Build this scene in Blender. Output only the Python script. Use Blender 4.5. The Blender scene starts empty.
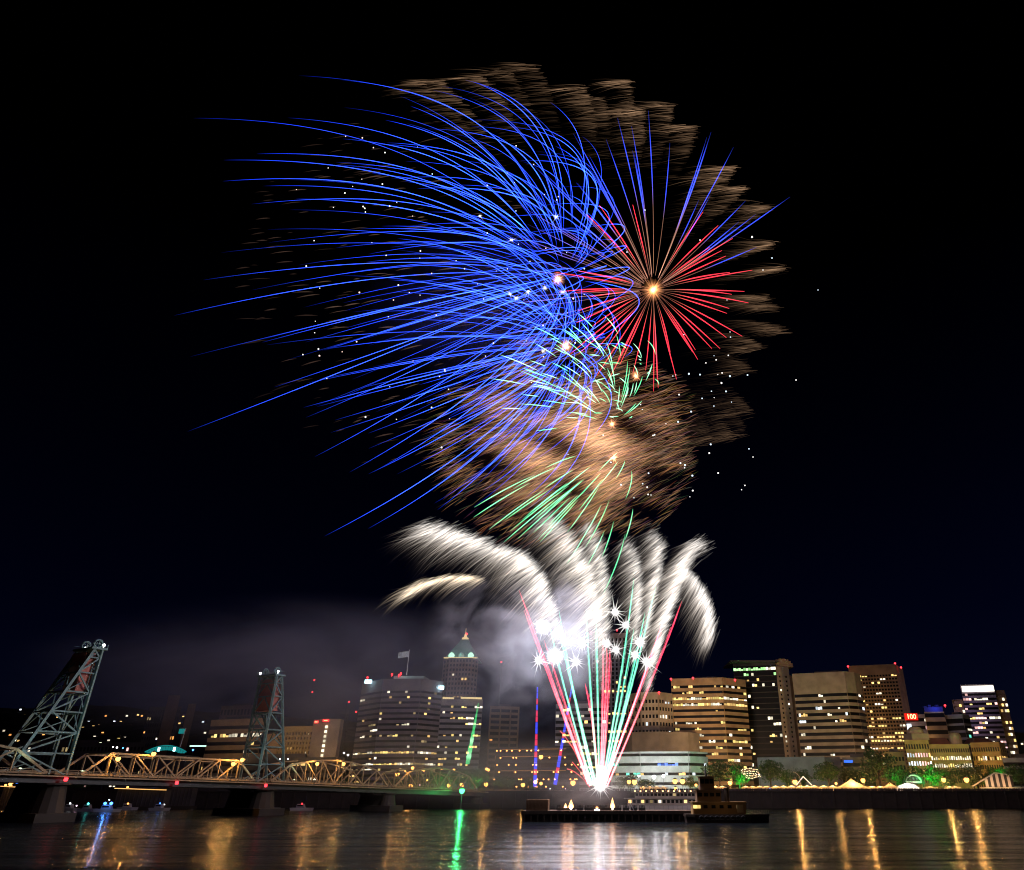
import bpy, math, random
import numpy as np
from mathutils import Vector

# ------------------------------------------------------------------ scene, camera, sky, sun, exposure
scene = bpy.context.scene
COL = scene.collection
F, PX, PY, CAM_Z = 720.0, 600.0, 435.0, 8.0          # 24.6 mm-equivalent lens on a quay
PITCH = math.atan((790.0 - PY) / F)
CP, SP = math.cos(PITCH), math.sin(PITCH)

cam_data = bpy.data.cameras.new("camera")
cam = bpy.data.objects.new("camera", cam_data)
COL.objects.link(cam)
cam_data.sensor_fit = 'HORIZONTAL'
cam_data.sensor_width = 36.0
cam_data.lens = F / 1024.0 * 36.0
cam_data.shift_x = (512.0 - PX) / 1024.0
cam_data.clip_start = 0.5
cam_data.clip_end = 12000.0
cam.location = (0, 0, CAM_Z)
cam.rotation_euler = (math.radians(90) + PITCH, 0, 0)
scene.camera = cam

SUN_EL, SUN_ROT = math.radians(28), math.radians(75)
world = bpy.data.worlds.new("World")
scene.world = world
world.use_nodes = True
wn, wl = world.node_tree.nodes, world.node_tree.links
bg = wn["Background"]
sky = wn.new("ShaderNodeTexSky")
sky.sky_type = 'NISHITA'
sky.sun_disc = False
sky.sun_elevation = SUN_EL
sky.sun_rotation = SUN_ROT
geo = wn.new("ShaderNodeNewGeometry")
sep = wn.new("ShaderNodeSeparateXYZ")
ramp = wn.new("ShaderNodeValToRGB")
ramp.color_ramp.elements[0].position = 0.0
ramp.color_ramp.elements[0].color = (0.20, 0.26, 1.0, 1)
ramp.color_ramp.elements[1].position = 0.62
ramp.color_ramp.elements[1].color = (0.0, 0.0, 0.01, 1)
e_ = ramp.color_ramp.elements.new(0.20)
e_.color = (0.06, 0.09, 0.52, 1)
mul = wn.new("ShaderNodeMix")
mul.data_type = 'RGBA'
mul.blend_type = 'MULTIPLY'
mul.inputs[0].default_value = 1.0
inv = wn.new("ShaderNodeMath")
inv.operation = 'ABSOLUTE'
wl.new(geo.outputs["Incoming"], sep.inputs[0])
wl.new(sep.outputs["Z"], inv.inputs[0])
wl.new(inv.outputs[0], ramp.inputs[0])
wl.new(sky.outputs[0], mul.inputs[6])
wl.new(ramp.outputs[0], mul.inputs[7])
wl.new(mul.outputs[2], bg.inputs[0])
bg.inputs[1].default_value = 0.0015                  # night

sun_data = bpy.data.lights.new("moonlight", 'SUN')
sun_data.energy = 0.012
sun_data.angle = math.radians(0.5)
sun_data.color = (1.0, 0.93, 0.82)
sun = bpy.data.objects.new("moonlight", sun_data)
COL.objects.link(sun)
sun.rotation_euler = (math.radians(90) - SUN_EL, 0, math.radians(180) - SUN_ROT + math.radians(0))

vs = scene.view_settings
vs.view_transform = 'Standard'
vs.look = 'None'
vs.exposure = 0.0
vs.gamma = 1.0
vs.use_curve_mapping = False
scene.render.engine = 'CYCLES'
cy = scene.cycles
cy.max_bounces = 5
cy.diffuse_bounces = 1
cy.glossy_bounces = 2
cy.transmission_bounces = 2
cy.volume_bounces = 0
cy.transparent_max_bounces = 96
cy.sample_clamp_indirect = 4.0
cy.use_denoising = True
cy.pixel_filter_type = 'BLACKMAN_HARRIS'
cy.filter_width = 1.1
cy.volume_max_steps = 256

# ------------------------------------------------------------------ helpers
rnd = random.Random(7)
rng = np.random.default_rng(11)


def P(px, py, Y):
    """World point seen at (px, py) of the photograph at distance Y from the quay."""
    t = (PY - py) / F
    z = Y * (t * CP + SP) / (CP - t * SP)
    d = Y * CP + z * SP
    return Vector(((px - PX) / F * d, Y, z + CAM_Z))


def at(px, Y, z):
    d = Y * CP + (z - CAM_Z) * SP
    return Vector(((px - PX) / F * d, Y, z))


def tag(o, label=None, cat=None, group=None, kind=None):
    if label: o["label"] = label
    if cat: o["category"] = cat
    if group: o["group"] = group
    if kind: o["kind"] = kind
    return o


def empty(name, loc, label, cat, group=None, rz=0.0):
    o = bpy.data.objects.new(name, None)
    o.empty_display_size = 0.5
    COL.objects.link(o)
    o.location = loc
    o.rotation_euler = (0, 0, rz)
    return tag(o, label, cat, group)


def copy_tree(o, parent=None):
    c = o.copy()
    COL.objects.link(c)
    c.parent = parent
    for ch in list(o.children):
        copy_tree(ch, c)
    return c


def world_loc(o):
    l = Vector((0, 0, 0))
    while o is not None:
        l = l + o.location
        o = o.parent
    return l


def link_mesh(name, me, parent=None, loc=None):
    o = bpy.data.objects.new(name, me)
    COL.objects.link(o)
    if parent: o.parent = parent
    if loc is not None: o.location = loc
    return o


class MB:
    def __init__(s):
        s.v, s.f, s.m = [], [], []
        s.mi = 0

    def add(s, vs_, fs_):
        b = len(s.v)
        s.v += [tuple(p) for p in vs_]
        for f in fs_:
            s.f.append(tuple(b + i for i in f))
            s.m.append(s.mi)

    def box(s, x0, x1, y0, y1, z0, z1):
        s.add([(x0, y0, z0), (x1, y0, z0), (x1, y1, z0), (x0, y1, z0), (x0, y0, z1), (x1, y0, z1), (x1, y1, z1), (x0, y1, z1)],
              [(0, 3, 2, 1), (4, 5, 6, 7), (0, 1, 5, 4), (1, 2, 6, 5), (2, 3, 7, 6), (3, 0, 4, 7)])

    def obox(s, o, u, n, a0, a1, b0, b1, z0, z1):
        """box in a frame: along u (2D) from a0..a1, along n (2D) b0..b1"""
        q = []
        for z in (z0, z1):
            for a, b in ((a0, b0), (a1, b0), (a1, b1), (a0, b1)):
                q.append((o[0] + u[0] * a + n[0] * b, o[1] + u[1] * a + n[1] * b, z))
        s.add(q, [(0, 3, 2, 1), (4, 5, 6, 7), (0, 1, 5, 4), (1, 2, 6, 5), (2, 3, 7, 6), (3, 0, 4, 7)])

    def beam(s, a, b, w, h=None):
        a, b = Vector(a), Vector(b)
        h = h or w
        d = (b - a).normalized()
        up = Vector((0, 0, 1)) if abs(d.z) < 0.95 else Vector((0, 1, 0))
        x = d.cross(up).normalized() * (w / 2)
        y = x.cross(d).normalized() * (h / 2)
        q = [a - x - y, a + x - y, a + x + y, a - x + y, b - x - y, b + x - y, b + x + y, b - x + y]
        s.add(q, [(0, 3, 2, 1), (4, 5, 6, 7), (0, 1, 5, 4), (1, 2, 6, 5), (2, 3, 7, 6), (3, 0, 4, 7)])

    def prism(s, poly, z0, z1, top=None):
        n = len(poly)
        t = top or poly
        s.add([(p[0], p[1], z0) for p in poly] + [(p[0], p[1], z1) for p in t],
              [tuple(range(n - 1, -1, -1)), tuple(range(n, 2 * n))] + [(i, (i + 1) % n, n + (i + 1) % n, n + i) for i in range(n)])

    def lathe(s, prof, n=10, c=(0, 0, 0), sx=1.0, sy=1.0):
        q, fs = [], []
        for r, z in prof:
            for i in range(n):
                a = 2 * math.pi * i / n
                q.append((c[0] + r * sx * math.cos(a), c[1] + r * sy * math.sin(a), c[2] + z))
        for k in range(len(prof) - 1):
            for i in range(n):
                j = (i + 1) % n
                fs.append((k * n + i, k * n + j, (k + 1) * n + j, (k + 1) * n + i))
        fs.append(tuple(range(n - 1, -1, -1)))
        fs.append(tuple((len(prof) - 1) * n + i for i in range(n)))
        s.add(q, fs)

    def tube(s, pts, rad, n=6):
        pts = [Vector(p) for p in pts]
        q, fs = [], []
        for k, p in enumerate(pts):
            d = (pts[min(k + 1, len(pts) - 1)] - pts[max(k - 1, 0)]).normalized()
            up = Vector((0, 0, 1)) if abs(d.z) < 0.9 else Vector((0, 1, 0))
            x = d.cross(up).normalized()
            y = x.cross(d)
            r = rad[k] if hasattr(rad, '__len__') else rad
            for i in range(n):
                a = 2 * math.pi * i / n
                q.append(p + x * (r * math.cos(a)) + y * (r * math.sin(a)))
        for k in range(len(pts) - 1):
            for i in range(n):
                j = (i + 1) % n
                fs.append((k * n + i, k * n + j, (k + 1) * n + j, (k + 1) * n + i))
        fs.append(tuple(range(n - 1, -1, -1)))
        fs.append(tuple((len(pts) - 1) * n + i for i in range(n)))
        s.add(q, fs)

    def mesh(s, name, mats, off=Vector((0, 0, 0)), smooth=False):
        me = bpy.data.meshes.new(name)
        me.from_pydata([(p[0] - off[0], p[1] - off[1], p[2] - off[2]) for p in s.v], [], s.f)
        for m in (mats if isinstance(mats, (list, tuple)) else [mats]):
            me.materials.append(m)
        if any(s.m):
            me.polygons.foreach_set("material_index", s.m)
        if smooth:
            me.polygons.foreach_set("use_smooth", [True] * len(me.polygons))
        me.update()
        return me

    def build(s, name, mats, parent=None, smooth=False):
        off = world_loc(parent) if parent else Vector((0, 0, 0))
        return link_mesh(name, s.mesh(name, mats, off, smooth), parent)

    def thing(s, name, mats, loc, label, cat, group=None, smooth=False):
        o = link_mesh(name, s.mesh(name, mats, Vector(loc), smooth), None, loc)
        return tag(o, label, cat, group)


# ------------------------------------------------------------------ materials
MATS = {}


def mat(name, col, rough=0.8, var=0.25, scale=0.15, metal=0.0, spec=0.3):
    if name in MATS: return MATS[name]
    m = bpy.data.materials.new(name)
    m.use_nodes = True
    nt = m.node_tree
    b = nt.nodes["Principled BSDF"]
    b.inputs["Roughness"].default_value = rough
    b.inputs["Metallic"].default_value = metal
    b.inputs["Specular IOR Level"].default_value = spec
    tc = nt.nodes.new("ShaderNodeTexCoord")
    nz = nt.nodes.new("ShaderNodeTexNoise")
    nz.inputs["Scale"].default_value = scale
    nz.inputs["Detail"].default_value = 6
    cr = nt.nodes.new("ShaderNodeValToRGB")
    cr.color_ramp.elements[0].position = 0.3
    cr.color_ramp.elements[1].position = 0.7
    cr.color_ramp.elements[0].color = tuple(c * (1 - var) for c in col) + (1,)
    cr.color_ramp.elements[1].color = tuple(min(1, c * (1 + var)) for c in col) + (1,)
    nt.links.new(tc.outputs["Object"], nz.inputs["Vector"])
    nt.links.new(nz.outputs["Fac"], cr.inputs[0])
    nt.links.new(cr.outputs[0], b.inputs["Base Color"])
    MATS[name] = m
    return m


def emit(name, col, strength, sampling='AUTO', vary=0.0):
    if name in MATS: return MATS[name]
    m = bpy.data.materials.new(name)
    m.use_nodes = True
    nt = m.node_tree
    nt.nodes.remove(nt.nodes["Principled BSDF"])
    e = nt.nodes.new("ShaderNodeEmission")
    e.inputs[0].default_value = tuple(col) + (1,)
    e.inputs[1].default_value = strength
    if vary:
        oi = nt.nodes.new("ShaderNodeObjectInfo")
        mr = nt.nodes.new("ShaderNodeMapRange")
        mr.inputs["To Min"].default_value = strength * (1 - vary)
        mr.inputs["To Max"].default_value = strength * (1 + vary)
        nt.links.new(oi.outputs["Random"], mr.inputs["Value"])
        nt.links.new(mr.outputs[0], e.inputs[1])
    nt.links.new(e.outputs[0], nt.nodes["Material Output"].inputs[0])
    m.cycles.emission_sampling = sampling
    MATS[name] = m
    return m


def spark_mat(name, additive=True, gain=1.0):
    m = bpy.data.materials.new(name)
    m.use_nodes = True
    nt = m.node_tree
    nt.nodes.remove(nt.nodes["Principled BSDF"])
    a = nt.nodes.new("ShaderNodeAttribute")
    a.attribute_name = "Col"
    e = nt.nodes.new("ShaderNodeEmission")
    e.inputs[1].default_value = gain
    nt.links.new(a.outputs["Color"], e.inputs[0])
    out = nt.nodes["Material Output"]
    if additive:
        t = nt.nodes.new("ShaderNodeBsdfTransparent")
        ad = nt.nodes.new("ShaderNodeAddShader")
        nt.links.new(e.outputs[0], ad.inputs[0])
        nt.links.new(t.outputs[0], ad.inputs[1])
        nt.links.new(ad.outputs[0], out.inputs[0])
    else:
        nt.links.new(e.outputs[0], out.inputs[0])
    m.cycles.emission_sampling = 'NONE'
    return m


SPARK = spark_mat("sparks_and_glow")

# facade materials
M_TAN = mat("tan_concrete", (0.34, 0.22, 0.115))
M_SAND = mat("sandstone_panel", (0.30, 0.23, 0.16))
M_BROWN = mat("brown_granite", (0.20, 0.13, 0.075))
M_GREYC = mat("grey_concrete", (0.26, 0.25, 0.26))
M_PURP = mat("mauve_stone", (0.17, 0.145, 0.16))
M_BRICK = mat("red_brown_brick", (0.20, 0.125, 0.10))
M_WHITE = mat("white_panel", (0.55, 0.55, 0.52))
M_YELLOW = mat("ochre_stucco", (0.36, 0.25, 0.09))
M_DARK = mat("dark_cladding", (0.05, 0.045, 0.045))
M_ROOF = mat("dark_roof", (0.06, 0.05, 0.05))
M_MAROON = mat("maroon_roof", (0.10, 0.03, 0.025))
M_GLASS = mat("dark_window_glass", (0.010, 0.009, 0.009), rough=0.4, var=0.1, spec=0.05)
M_BLUEWALL = mat("blue_rooftop_cladding", (0.04, 0.05, 0.28))
M_STEEL = mat("teal_painted_steel", (0.11, 0.19, 0.185), rough=0.6, scale=0.6)
M_TRUSS = mat("weathered_truss_steel", (0.27, 0.20, 0.11), rough=0.7, scale=0.6)
M_RUST = mat("counterweight_concrete", (0.36, 0.13, 0.10), scale=0.3)
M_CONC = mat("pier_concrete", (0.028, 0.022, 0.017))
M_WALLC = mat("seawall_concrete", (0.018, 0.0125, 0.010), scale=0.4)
M_ASPH = mat("asphalt", (0.05, 0.05, 0.05))
M_BLACK = mat("black_paint", (0.02, 0.02, 0.02), rough=0.6)
M_POLE = mat("dark_pole_metal", (0.05, 0.05, 0.05), rough=0.5)
M_BARK = mat("bark", (0.06, 0.045, 0.03), scale=2)
M_LEAF = mat("leaves", (0.034, 0.092, 0.018), rough=0.6, var=0.45, scale=0.8)
M_HULL = mat("dark_hull", (0.035, 0.025, 0.02), rough=0.5)
M_TUG = mat("buff_deckhouse", (0.28, 0.17, 0.07), rough=0.6)
M_GRASS = mat("dark_ground", (0.035, 0.04, 0.025))
M_HILL = mat("wooded_hill", (0.012, 0.013, 0.010), scale=0.02)

LITC = {"yellow": (1.0, 0.74, 0.22), "warm": (1.0, 0.62, 0.20), "white": (1.0, 0.90, 0.66), "cool": (0.82, 0.93, 1.0),
        "orange": (1.0, 0.42, 0.10), "pink": (1.0, 0.55, 0.5), "green": (0.45, 1.0, 0.35), "blue": (0.12, 0.25, 1.0), "teal": (0.15, 0.75, 0.55),
        "dim": (0.30, 0.22, 0.10)}
LIT = {k: emit("lit_window_" + k, c, 1.5, 'NONE', 0.6) for k, c in LITC.items()}
M_RED = emit("red_beacon_glass", (1.0, 0.03, 0.04), 5.0, 'NONE')
M_LAMP = emit("sodium_lamp_glass", (1.0, 0.40, 0.08), 5.0)
M_LAMPW = emit("white_lamp_glass", (0.95, 0.97, 1.0), 6.0)
M_TEAL = emit("teal_light_tube", (0.03, 0.75, 0.75), 0.28, 'NONE')
M_TEALW = emit("teal_floodlight", (0.55, 0.95, 1.0), 6.0)
M_BLUEL = emit("blue_lamp_glass", (0.06, 0.22, 1.0), 6.0)
M_GREENL = emit("green_lamp_glass", (0.05, 1.0, 0.22), 9.0)
M_PINKL = emit("pink_lamp_glass", (1.0, 0.6, 0.8), 5.0, 'NONE')
M_WARMTUBE = emit("warm_light_strip", (1.0, 0.52, 0.16), 1.5, 'NONE')
M_GOLD = emit("gold_light_strip", (1.0, 0.75, 0.35), 1.0, 'NONE')
M_CROWN = emit("white_crown_light", (1.0, 0.93, 0.8), 2.2, 'NONE')
M_REDSIGN = emit("red_sign_face", (1.0, 0.02, 0.01), 1.0, 'NONE')
M_SIGNLET = emit("yellow_white_digits", (1.0, 0.85, 0.35), 2.0, 'NONE')
M_CYANPANEL = emit("green_white_sign_light", (0.55, 1.0, 0.75), 1.6, 'NONE')


def lamp_light(name, loc, col, watts, radius=0.4, parent=None):
    l = bpy.data.lights.new(name, 'POINT')
    l.energy = watts
    l.color = col
    l.shadow_soft_size = radius
    o = bpy.data.objects.new(name, l)
    COL.objects.link(o)
    if parent: o.parent = parent
    o.location = loc
    return o




def aimed_light(name, loc, col, watts, radius=0.5, parent=None, rx=100.0, spread=150.0, rz=0.0):
    """floodlight; rx 90 looks straight at the city, 180 straight up"""
    l = bpy.data.lights.new(name, 'SPOT')
    l.energy = watts
    l.color = col
    l.spot_size = math.radians(spread)
    l.spot_blend = 1.0
    l.shadow_soft_size = radius
    o = bpy.data.objects.new(name, l)
    COL.objects.link(o)
    if parent: o.parent = parent
    o.location = loc
    o.rotation_euler = (math.radians(rx), 0, rz)
    return o


def canvas(name, col):
    m = mat(name, col, scale=0.8, var=0.12)
    nt = m.node_tree
    b = nt.nodes["Principled BSDF"]
    tr = nt.nodes.new("ShaderNodeBsdfTranslucent")
    tr.inputs[0].default_value = tuple(col) + (1,)
    mx = nt.nodes.new("ShaderNodeMixShader")
    mx.inputs[0].default_value = 0.55
    nt.links.new(b.outputs[0], mx.inputs[1])
    nt.links.new(tr.outputs[0], mx.inputs[2])
    nt.links.new(mx.outputs[0], nt.nodes["Material Output"].inputs[0])
    return m


M_CANVAS = canvas("tent_canvas", (0.72, 0.66, 0.55))
M_CANVAS2 = canvas("tent_vinyl", (0.8, 0.78, 0.74))
SODIUM = (1.0, 0.48, 0.12)

# ------------------------------------------------------------------ setting: water, land, hills
LAND = 7.0
SHORE = 394.0

wm = bpy.data.materials.new("river_water")
wm.use_nodes = True
nt = wm.node_tree
b = nt.nodes["Principled BSDF"]
b.inputs["Base Color"].default_value = (0.006, 0.008, 0.010, 1)
b.inputs["Roughness"].default_value = 0.15
b.inputs["Specular IOR Level"].default_value = 0.14
b.inputs["IOR"].default_value = 1.33
tc = nt.nodes.new("ShaderNodeTexCoord")
mp = nt.nodes.new("ShaderNodeMapping")
mp.inputs["Scale"].default_value = (0.5, 1.0, 1.0)
n1 = nt.nodes.new("ShaderNodeTexNoise")
n1.inputs["Scale"].default_value = 1.7
n1.inputs["Detail"].default_value = 6
n2 = nt.nodes.new("ShaderNodeTexNoise")
n2.inputs["Scale"].default_value = 0.10
n2.inputs["Detail"].default_value = 2
ad = nt.nodes.new("ShaderNodeMath")
ad.operation = 'MULTIPLY_ADD'
ad.inputs[1].default_value = 8.0
bm_ = nt.nodes.new("ShaderNodeBump")
bm_.inputs["Strength"].default_value = 0.75
bm_.inputs["Distance"].default_value = 0.45
nt.links.new(tc.outputs["Object"], mp.inputs[0])
nt.links.new(mp.outputs[0], n1.inputs["Vector"])
mp2 = nt.nodes.new("ShaderNodeMapping")
mp2.inputs["Scale"].default_value = (0.16, 1.0, 1.0)
mp2.inputs["Rotation"].default_value = (0, 0, 0.06)
nt.links.new(tc.outputs["Object"], mp2.inputs[0])
nt.links.new(mp2.outputs[0], n2.inputs["Vector"])
nt.links.new(n2.outputs["Fac"], ad.inputs[0])
nt.links.new(n1.outputs["Fac"], ad.inputs[2])
nt.links.new(ad.outputs[0], bm_.inputs["Height"])
nt.links.new(bm_.outputs[0], b.inputs["Normal"])
m_ = MB()
m_.add([(-3000, -300, 0), (3000, -300, 0), (3000, SHORE, 0), (-3000, SHORE, 0)], [(0, 1, 2, 3)])
tag(m_.build("river", wm), kind="structure")

m_ = MB()
m_.add([(-6000, SHORE + 1.0, LAND), (6000, SHORE + 1.0, LAND), (6000, 9000, LAND), (-6000, 9000, LAND)], [(0, 1, 2, 3)])
tag(m_.build("ground", M_GRASS), kind="structure")
m_ = MB()
m_.add([(-900, 432, LAND + 0.02), (900, 432, LAND + 0.02), (900, 450, LAND + 0.02), (-900, 450, LAND + 0.02)], [(0, 1, 2, 3)])
tag(m_.build("road", M_ASPH), kind="structure")
m_ = MB()
for k in range(-60, 61):
    m_.box(k * 9, k * 9 + 3, 440.9, 441.1, LAND + 0.024, LAND + 0.03)
tag(m_.build("road_markings", mat("white_road_paint", (0.75, 0.75, 0.7))), kind="structure")

# seawall: a retaining wall with coping and buttress ribs
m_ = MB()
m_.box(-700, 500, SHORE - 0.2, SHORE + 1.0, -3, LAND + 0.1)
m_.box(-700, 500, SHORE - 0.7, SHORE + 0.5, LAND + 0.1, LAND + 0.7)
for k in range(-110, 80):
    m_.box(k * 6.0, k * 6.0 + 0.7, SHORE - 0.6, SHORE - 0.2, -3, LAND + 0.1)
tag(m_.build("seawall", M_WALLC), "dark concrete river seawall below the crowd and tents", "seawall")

# hills behind the city
def hill_h(x, y):
    """ridge height above the river, from the skyline in the photograph"""
    xs = [-3500, -2600, -2000, -1500, -1100, -800, -500, 0, 700, 1000, 1500, 2500]
    hs = [215, 220, 225, 215, 200, 185, 120, 60, 80, 130, 165, 150]
    return float(np.interp(x, xs, hs))


nx, ny = 120, 26
q, fs = [], []
for j in range(ny):
    for i in range(nx):
        x = -3600 + 6400 * i / (nx - 1)
        y = 1300 + 1500 * j / (ny - 1)
        g = min(1.0, j / (ny - 8))
        h = hill_h(x, y) * math.sin(g * math.pi / 2) ** 1.2
        h += 12 * math.sin(x * 0.006 + j) * g + 7 * math.sin(x * 0.021 + 2 * j) * g + rnd.uniform(-3, 3) * g
        q.append((x, y, LAND - 1 + max(0, h)))
for j in range(ny - 1):
    for i in range(nx - 1):
        fs.append((j * nx + i, j * nx + i + 1, (j + 1) * nx + i + 1, (j + 1) * nx + i))
m_ = MB()
m_.add(q, fs)
hill_obj = m_.build("hills", M_HILL)
tag(hill_obj, kind="structure")


def hill_at(px, py):
    """march the picture ray to the hill surface"""
    for Y in range(1310, 2800, 10):
        p = P(px, py, Y)
        g = min(1.0, (Y - 1300) / 1500 * (ny - 1) / (ny - 8))
        if p.z < LAND + hill_h(p.x, Y) * math.sin(g * math.pi / 2) ** 1.2:
            return p
    return None


hw = MB()
hw.add([(-6, -5, -4), (6, -5, -4), (6, 5, -4), (-6, 5, -4), (-6, -5, 4), (6, -5, 4), (6, 5, 4), (-6, 5, 4), (0, -5, 8), (0, 5, 8)],
       [(0, 3, 2, 1), (0, 1, 5, 8, 4), (1, 2, 6, 5), (2, 3, 7, 9, 6), (3, 0, 4, 7), (5, 6, 9, 8), (7, 4, 8, 9)])
hw_me = hw.mesh("house_wall", M_DARK)
win_me = {}
for k in ("white", "warm", "yellow", "cool", "orange"):
    w_ = MB()
    w_.box(-2.6, 2.6, -5.3, -5.02, -1.8, 1.8)
    win_me[k] = w_.mesh("house_window", LIT[k])
n_h = 0
hill_spots = [(9, 693), (132, 702), (144, 701), (137, 703), (115, 711), (3, 714), (107, 716), (128, 716), (143, 716), (117, 720), (122, 722),
              (110, 724), (130, 727), (139, 715), (163, 704), (30, 722), (45, 735), (52, 728), (60, 741), (96, 737), (104, 733), (120, 739), (126, 738),
              (307, 718), (299, 719), (315, 720), (322, 728), (338, 716), (343, 717), (303, 718), (293, 719), (280, 716), (262, 712), (228, 713), (215, 716), (206, 733),
              (204, 722), (352, 726), (346, 734), (1014, 736), (1018, 738), (1011, 742), (1021, 744), (1008, 735), (12, 733), (20, 741), (75, 741), (84, 728), (90, 722), (148, 733)]
for i in range(34):
    hill_spots.append((rnd.uniform(0, 215), rnd.uniform(706, 748)))
for px, py in hill_spots:
    p = hill_at(px, py)
    if p is None: continue
    r_ = empty("hillside_house", p, "small dark house with one lit window on the wooded hillside", "house", "houses on the dark hillside")
    link_mesh("wall", hw_me, r_)
    link_mesh("window", win_me[rnd.choice(["white", "warm", "yellow", "white", "cool", "orange"])], r_)

# ------------------------------------------------------------------ buildings
def back(p, y):
    """rear corner: the street grid runs away from the river"""
    return (p[0] * y / p[1], y)


def building(name, label, front, top, floors, bays, style, wmat, depth=35.0, p=0.2, cols=("yellow", "warm", "white"), rows=None,
             blank_top=3.0, blank_bot=0.0, frac=0.5, pier=0.25, z0=LAND, roof=None, seed=1, proud=0.4, cat="building", ztop=None, side=None, fill_watts=0, top_cols=None):
    """front: facade corners left to right as (picture x at the roof line, distance); top: (corner index, picture y of the roof line).
    Wall with real spandrels and piers; every pane is a piece of its own (the 100 largest), further panes one part."""
    R = random.Random(seed)
    if ztop is None:
        ztop = P(front[top[0]][0], top[1], front[top[0]][1]).z
    pts = []
    for px, Y in front:
        a = at(px, Y, ztop)
        pts.append((a.x, a.y))
    yb = max(q[1] for q in pts) + depth
    poly = pts + [back(pts[-1], yb), back(pts[0], yb)]
    c = (sum(q[0] for q in pts) / len(pts), min(q[1] for q in pts), z0)
    root = empty(name, c, label, cat)
    wall = MB()
    wall.prism(poly, z0, ztop)
    zb, zt = z0 + blank_bot, ztop - blank_top
    fh = (zt - zb) / floors
    lit, dark, bands = [], [], []
    segs = list(zip(pts[:-1], pts[1:]))
    if side == 'right': segs.append((pts[-1], (pts[-1][0], yb)))
    if side == 'left': segs.insert(0, ((pts[0][0], yb), pts[0]))
    nb_list = bays if isinstance(bays, (list, tuple)) else [bays] * len(segs)
    for (A, B), nb in zip(segs, nb_list):
        if nb == 0: continue
        L = math.hypot(B[0] - A[0], B[1] - A[1])
        u = ((B[0] - A[0]) / L, (B[1] - A[1]) / L)
        n = (u[1], -u[0])
        ang = math.atan2(u[1], u[0])
        bw = L / nb
        hs = fh * (1 - frac)                               # spandrel height
        wh = fh * frac
        if blank_top > 0: wall.obox(A, u, n, 0, L, 0, proud, zt, ztop + 0.02)
        if blank_bot > 0: wall.obox(A, u, n, 0, L, 0, proud, z0, zb)
        for f in range(floors):
            z = zb + f * fh
            wall.obox(A, u, n, 0, L, 0, proud, z, z + hs)
            pr = p
            if rows and f in rows: pr = rows[f]
            elif rows and (f - floors) in rows: pr = rows[f - floors]
            if style == 'band':
                bands.append((A, u, n, ang, 0.15, L - 0.15, z + hs + 0.03, wh - 0.06))
            run = 0
            col = cols[0]
            for k in range(nb):
                x0, x1 = k * bw, (k + 1) * bw
                if style == 'grid':
                    x0 += bw * pier / 2
                    x1 -= bw * pier / 2
                else:
                    x0 += bw * 0.06
                    x1 -= bw * 0.06
                if run <= 0:
                    if R.random() < pr * (0.65 if pr < 0.7 else 1):
                        run = R.choice([1, 1, 1, 2, 3]) if pr < 0.6 else R.choice([2, 3, 5])
                        col = R.choice(top_cols if top_cols and f >= floors - 2 else cols)
                if run > 0:
                    run -= 1
                    lit.append((A, u, n, ang, x0, x1, z + hs + 0.08, min(wh - 0.16, fh * .5) * R.choice([.55, .8, 1, 1]), col))
                elif style == 'grid':
                    dark.append((A, u, n, ang, x0, x1, z + hs + 0.05, wh - 0.1, None))
        if style == 'grid':
            for k in range(nb + 1):
                xc = k * bw
                w0, w1 = max(0, xc - bw * pier / 2), min(L, xc + bw * pier / 2)
                wall.obox(A, u, n, w0, w1, 0, proud + 0.06, zb, zt)
    wall.build("wall", wmat, root)
    cache = {}

    def pane(nm, A, u, n, ang, x0, x1, z, h, col, out):
        key = (round(x1 - x0, 3), round(h, 3), col)
        if key not in cache:
            m_ = MB()
            hw_ = (x1 - x0) / 2
            m_.box(-hw_, hw_, -0.06, 0.0, 0, h)
            cache[key] = m_.mesh(nm, LIT[col] if col else M_GLASS)
        o = link_mesh(nm, cache[key], root)
        xc = (x0 + x1) / 2
        o.location = (A[0] + u[0] * xc + n[0] * out - c[0], A[1] + u[1] * xc + n[1] * out - c[1], z - z0)
        o.rotation_euler = (0, 0, ang)

    for bnd in bands[:100]:
        pane("window_band", *bnd, None, 0.04)
    allp = lit + dark
    R.shuffle(lit)
    allp = lit + dark
    for w_ in allp[:100]:
        pane("window", *w_, 0.14)
    rest = allp[100:]
    if rest:
        m_ = MB()
        mats = [M_GLASS] + [LIT[k] for k in LIT]
        idx = {None: 0}
        for i, k in enumerate(LIT): idx[k] = i + 1
        for A, u, n, ang, x0, x1, z, h, col in rest:
            m_.mi = idx[col]
            m_.obox(A, u, n, x0, x1, 0.08, 0.14, z, z + h)
        tag(m_.build("window", mats, root), kind="stuff")
    if fill_watts:  # added unseen spot without fixture, brightens the facade like street light
        ym = min(q[1] for q in pts)
        l_ = bpy.data.lights.new("facade_fill", 'SPOT')
        l_.energy = fill_watts
        l_.color = (1.0, .64, .30)
        l_.spot_size = math.radians(88)
        l_.spot_blend = 1.0
        l_.shadow_soft_size = 4.0
        o_ = bpy.data.objects.new("facade_fill", l_)
        COL.objects.link(o_)
        o_.parent = root
        dd = min(75.0, ym - 405)
        o_.location = (-.10 * c[0] * dd / 75, -dd, 24)
        o_.rotation_euler = (math.radians(100), 0, 0)
    # parapet and roof plant
    pm = MB()
    ins = 0.25
    cx_ = sum(q[0] for q in poly) / len(poly)
    cy_ = sum(q[1] for q in poly) / len(poly)
    rp = [(cx_ + (q[0] - cx_) * 0.45, cy_ + (q[1] - cy_) * 0.45) for q in poly]
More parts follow.
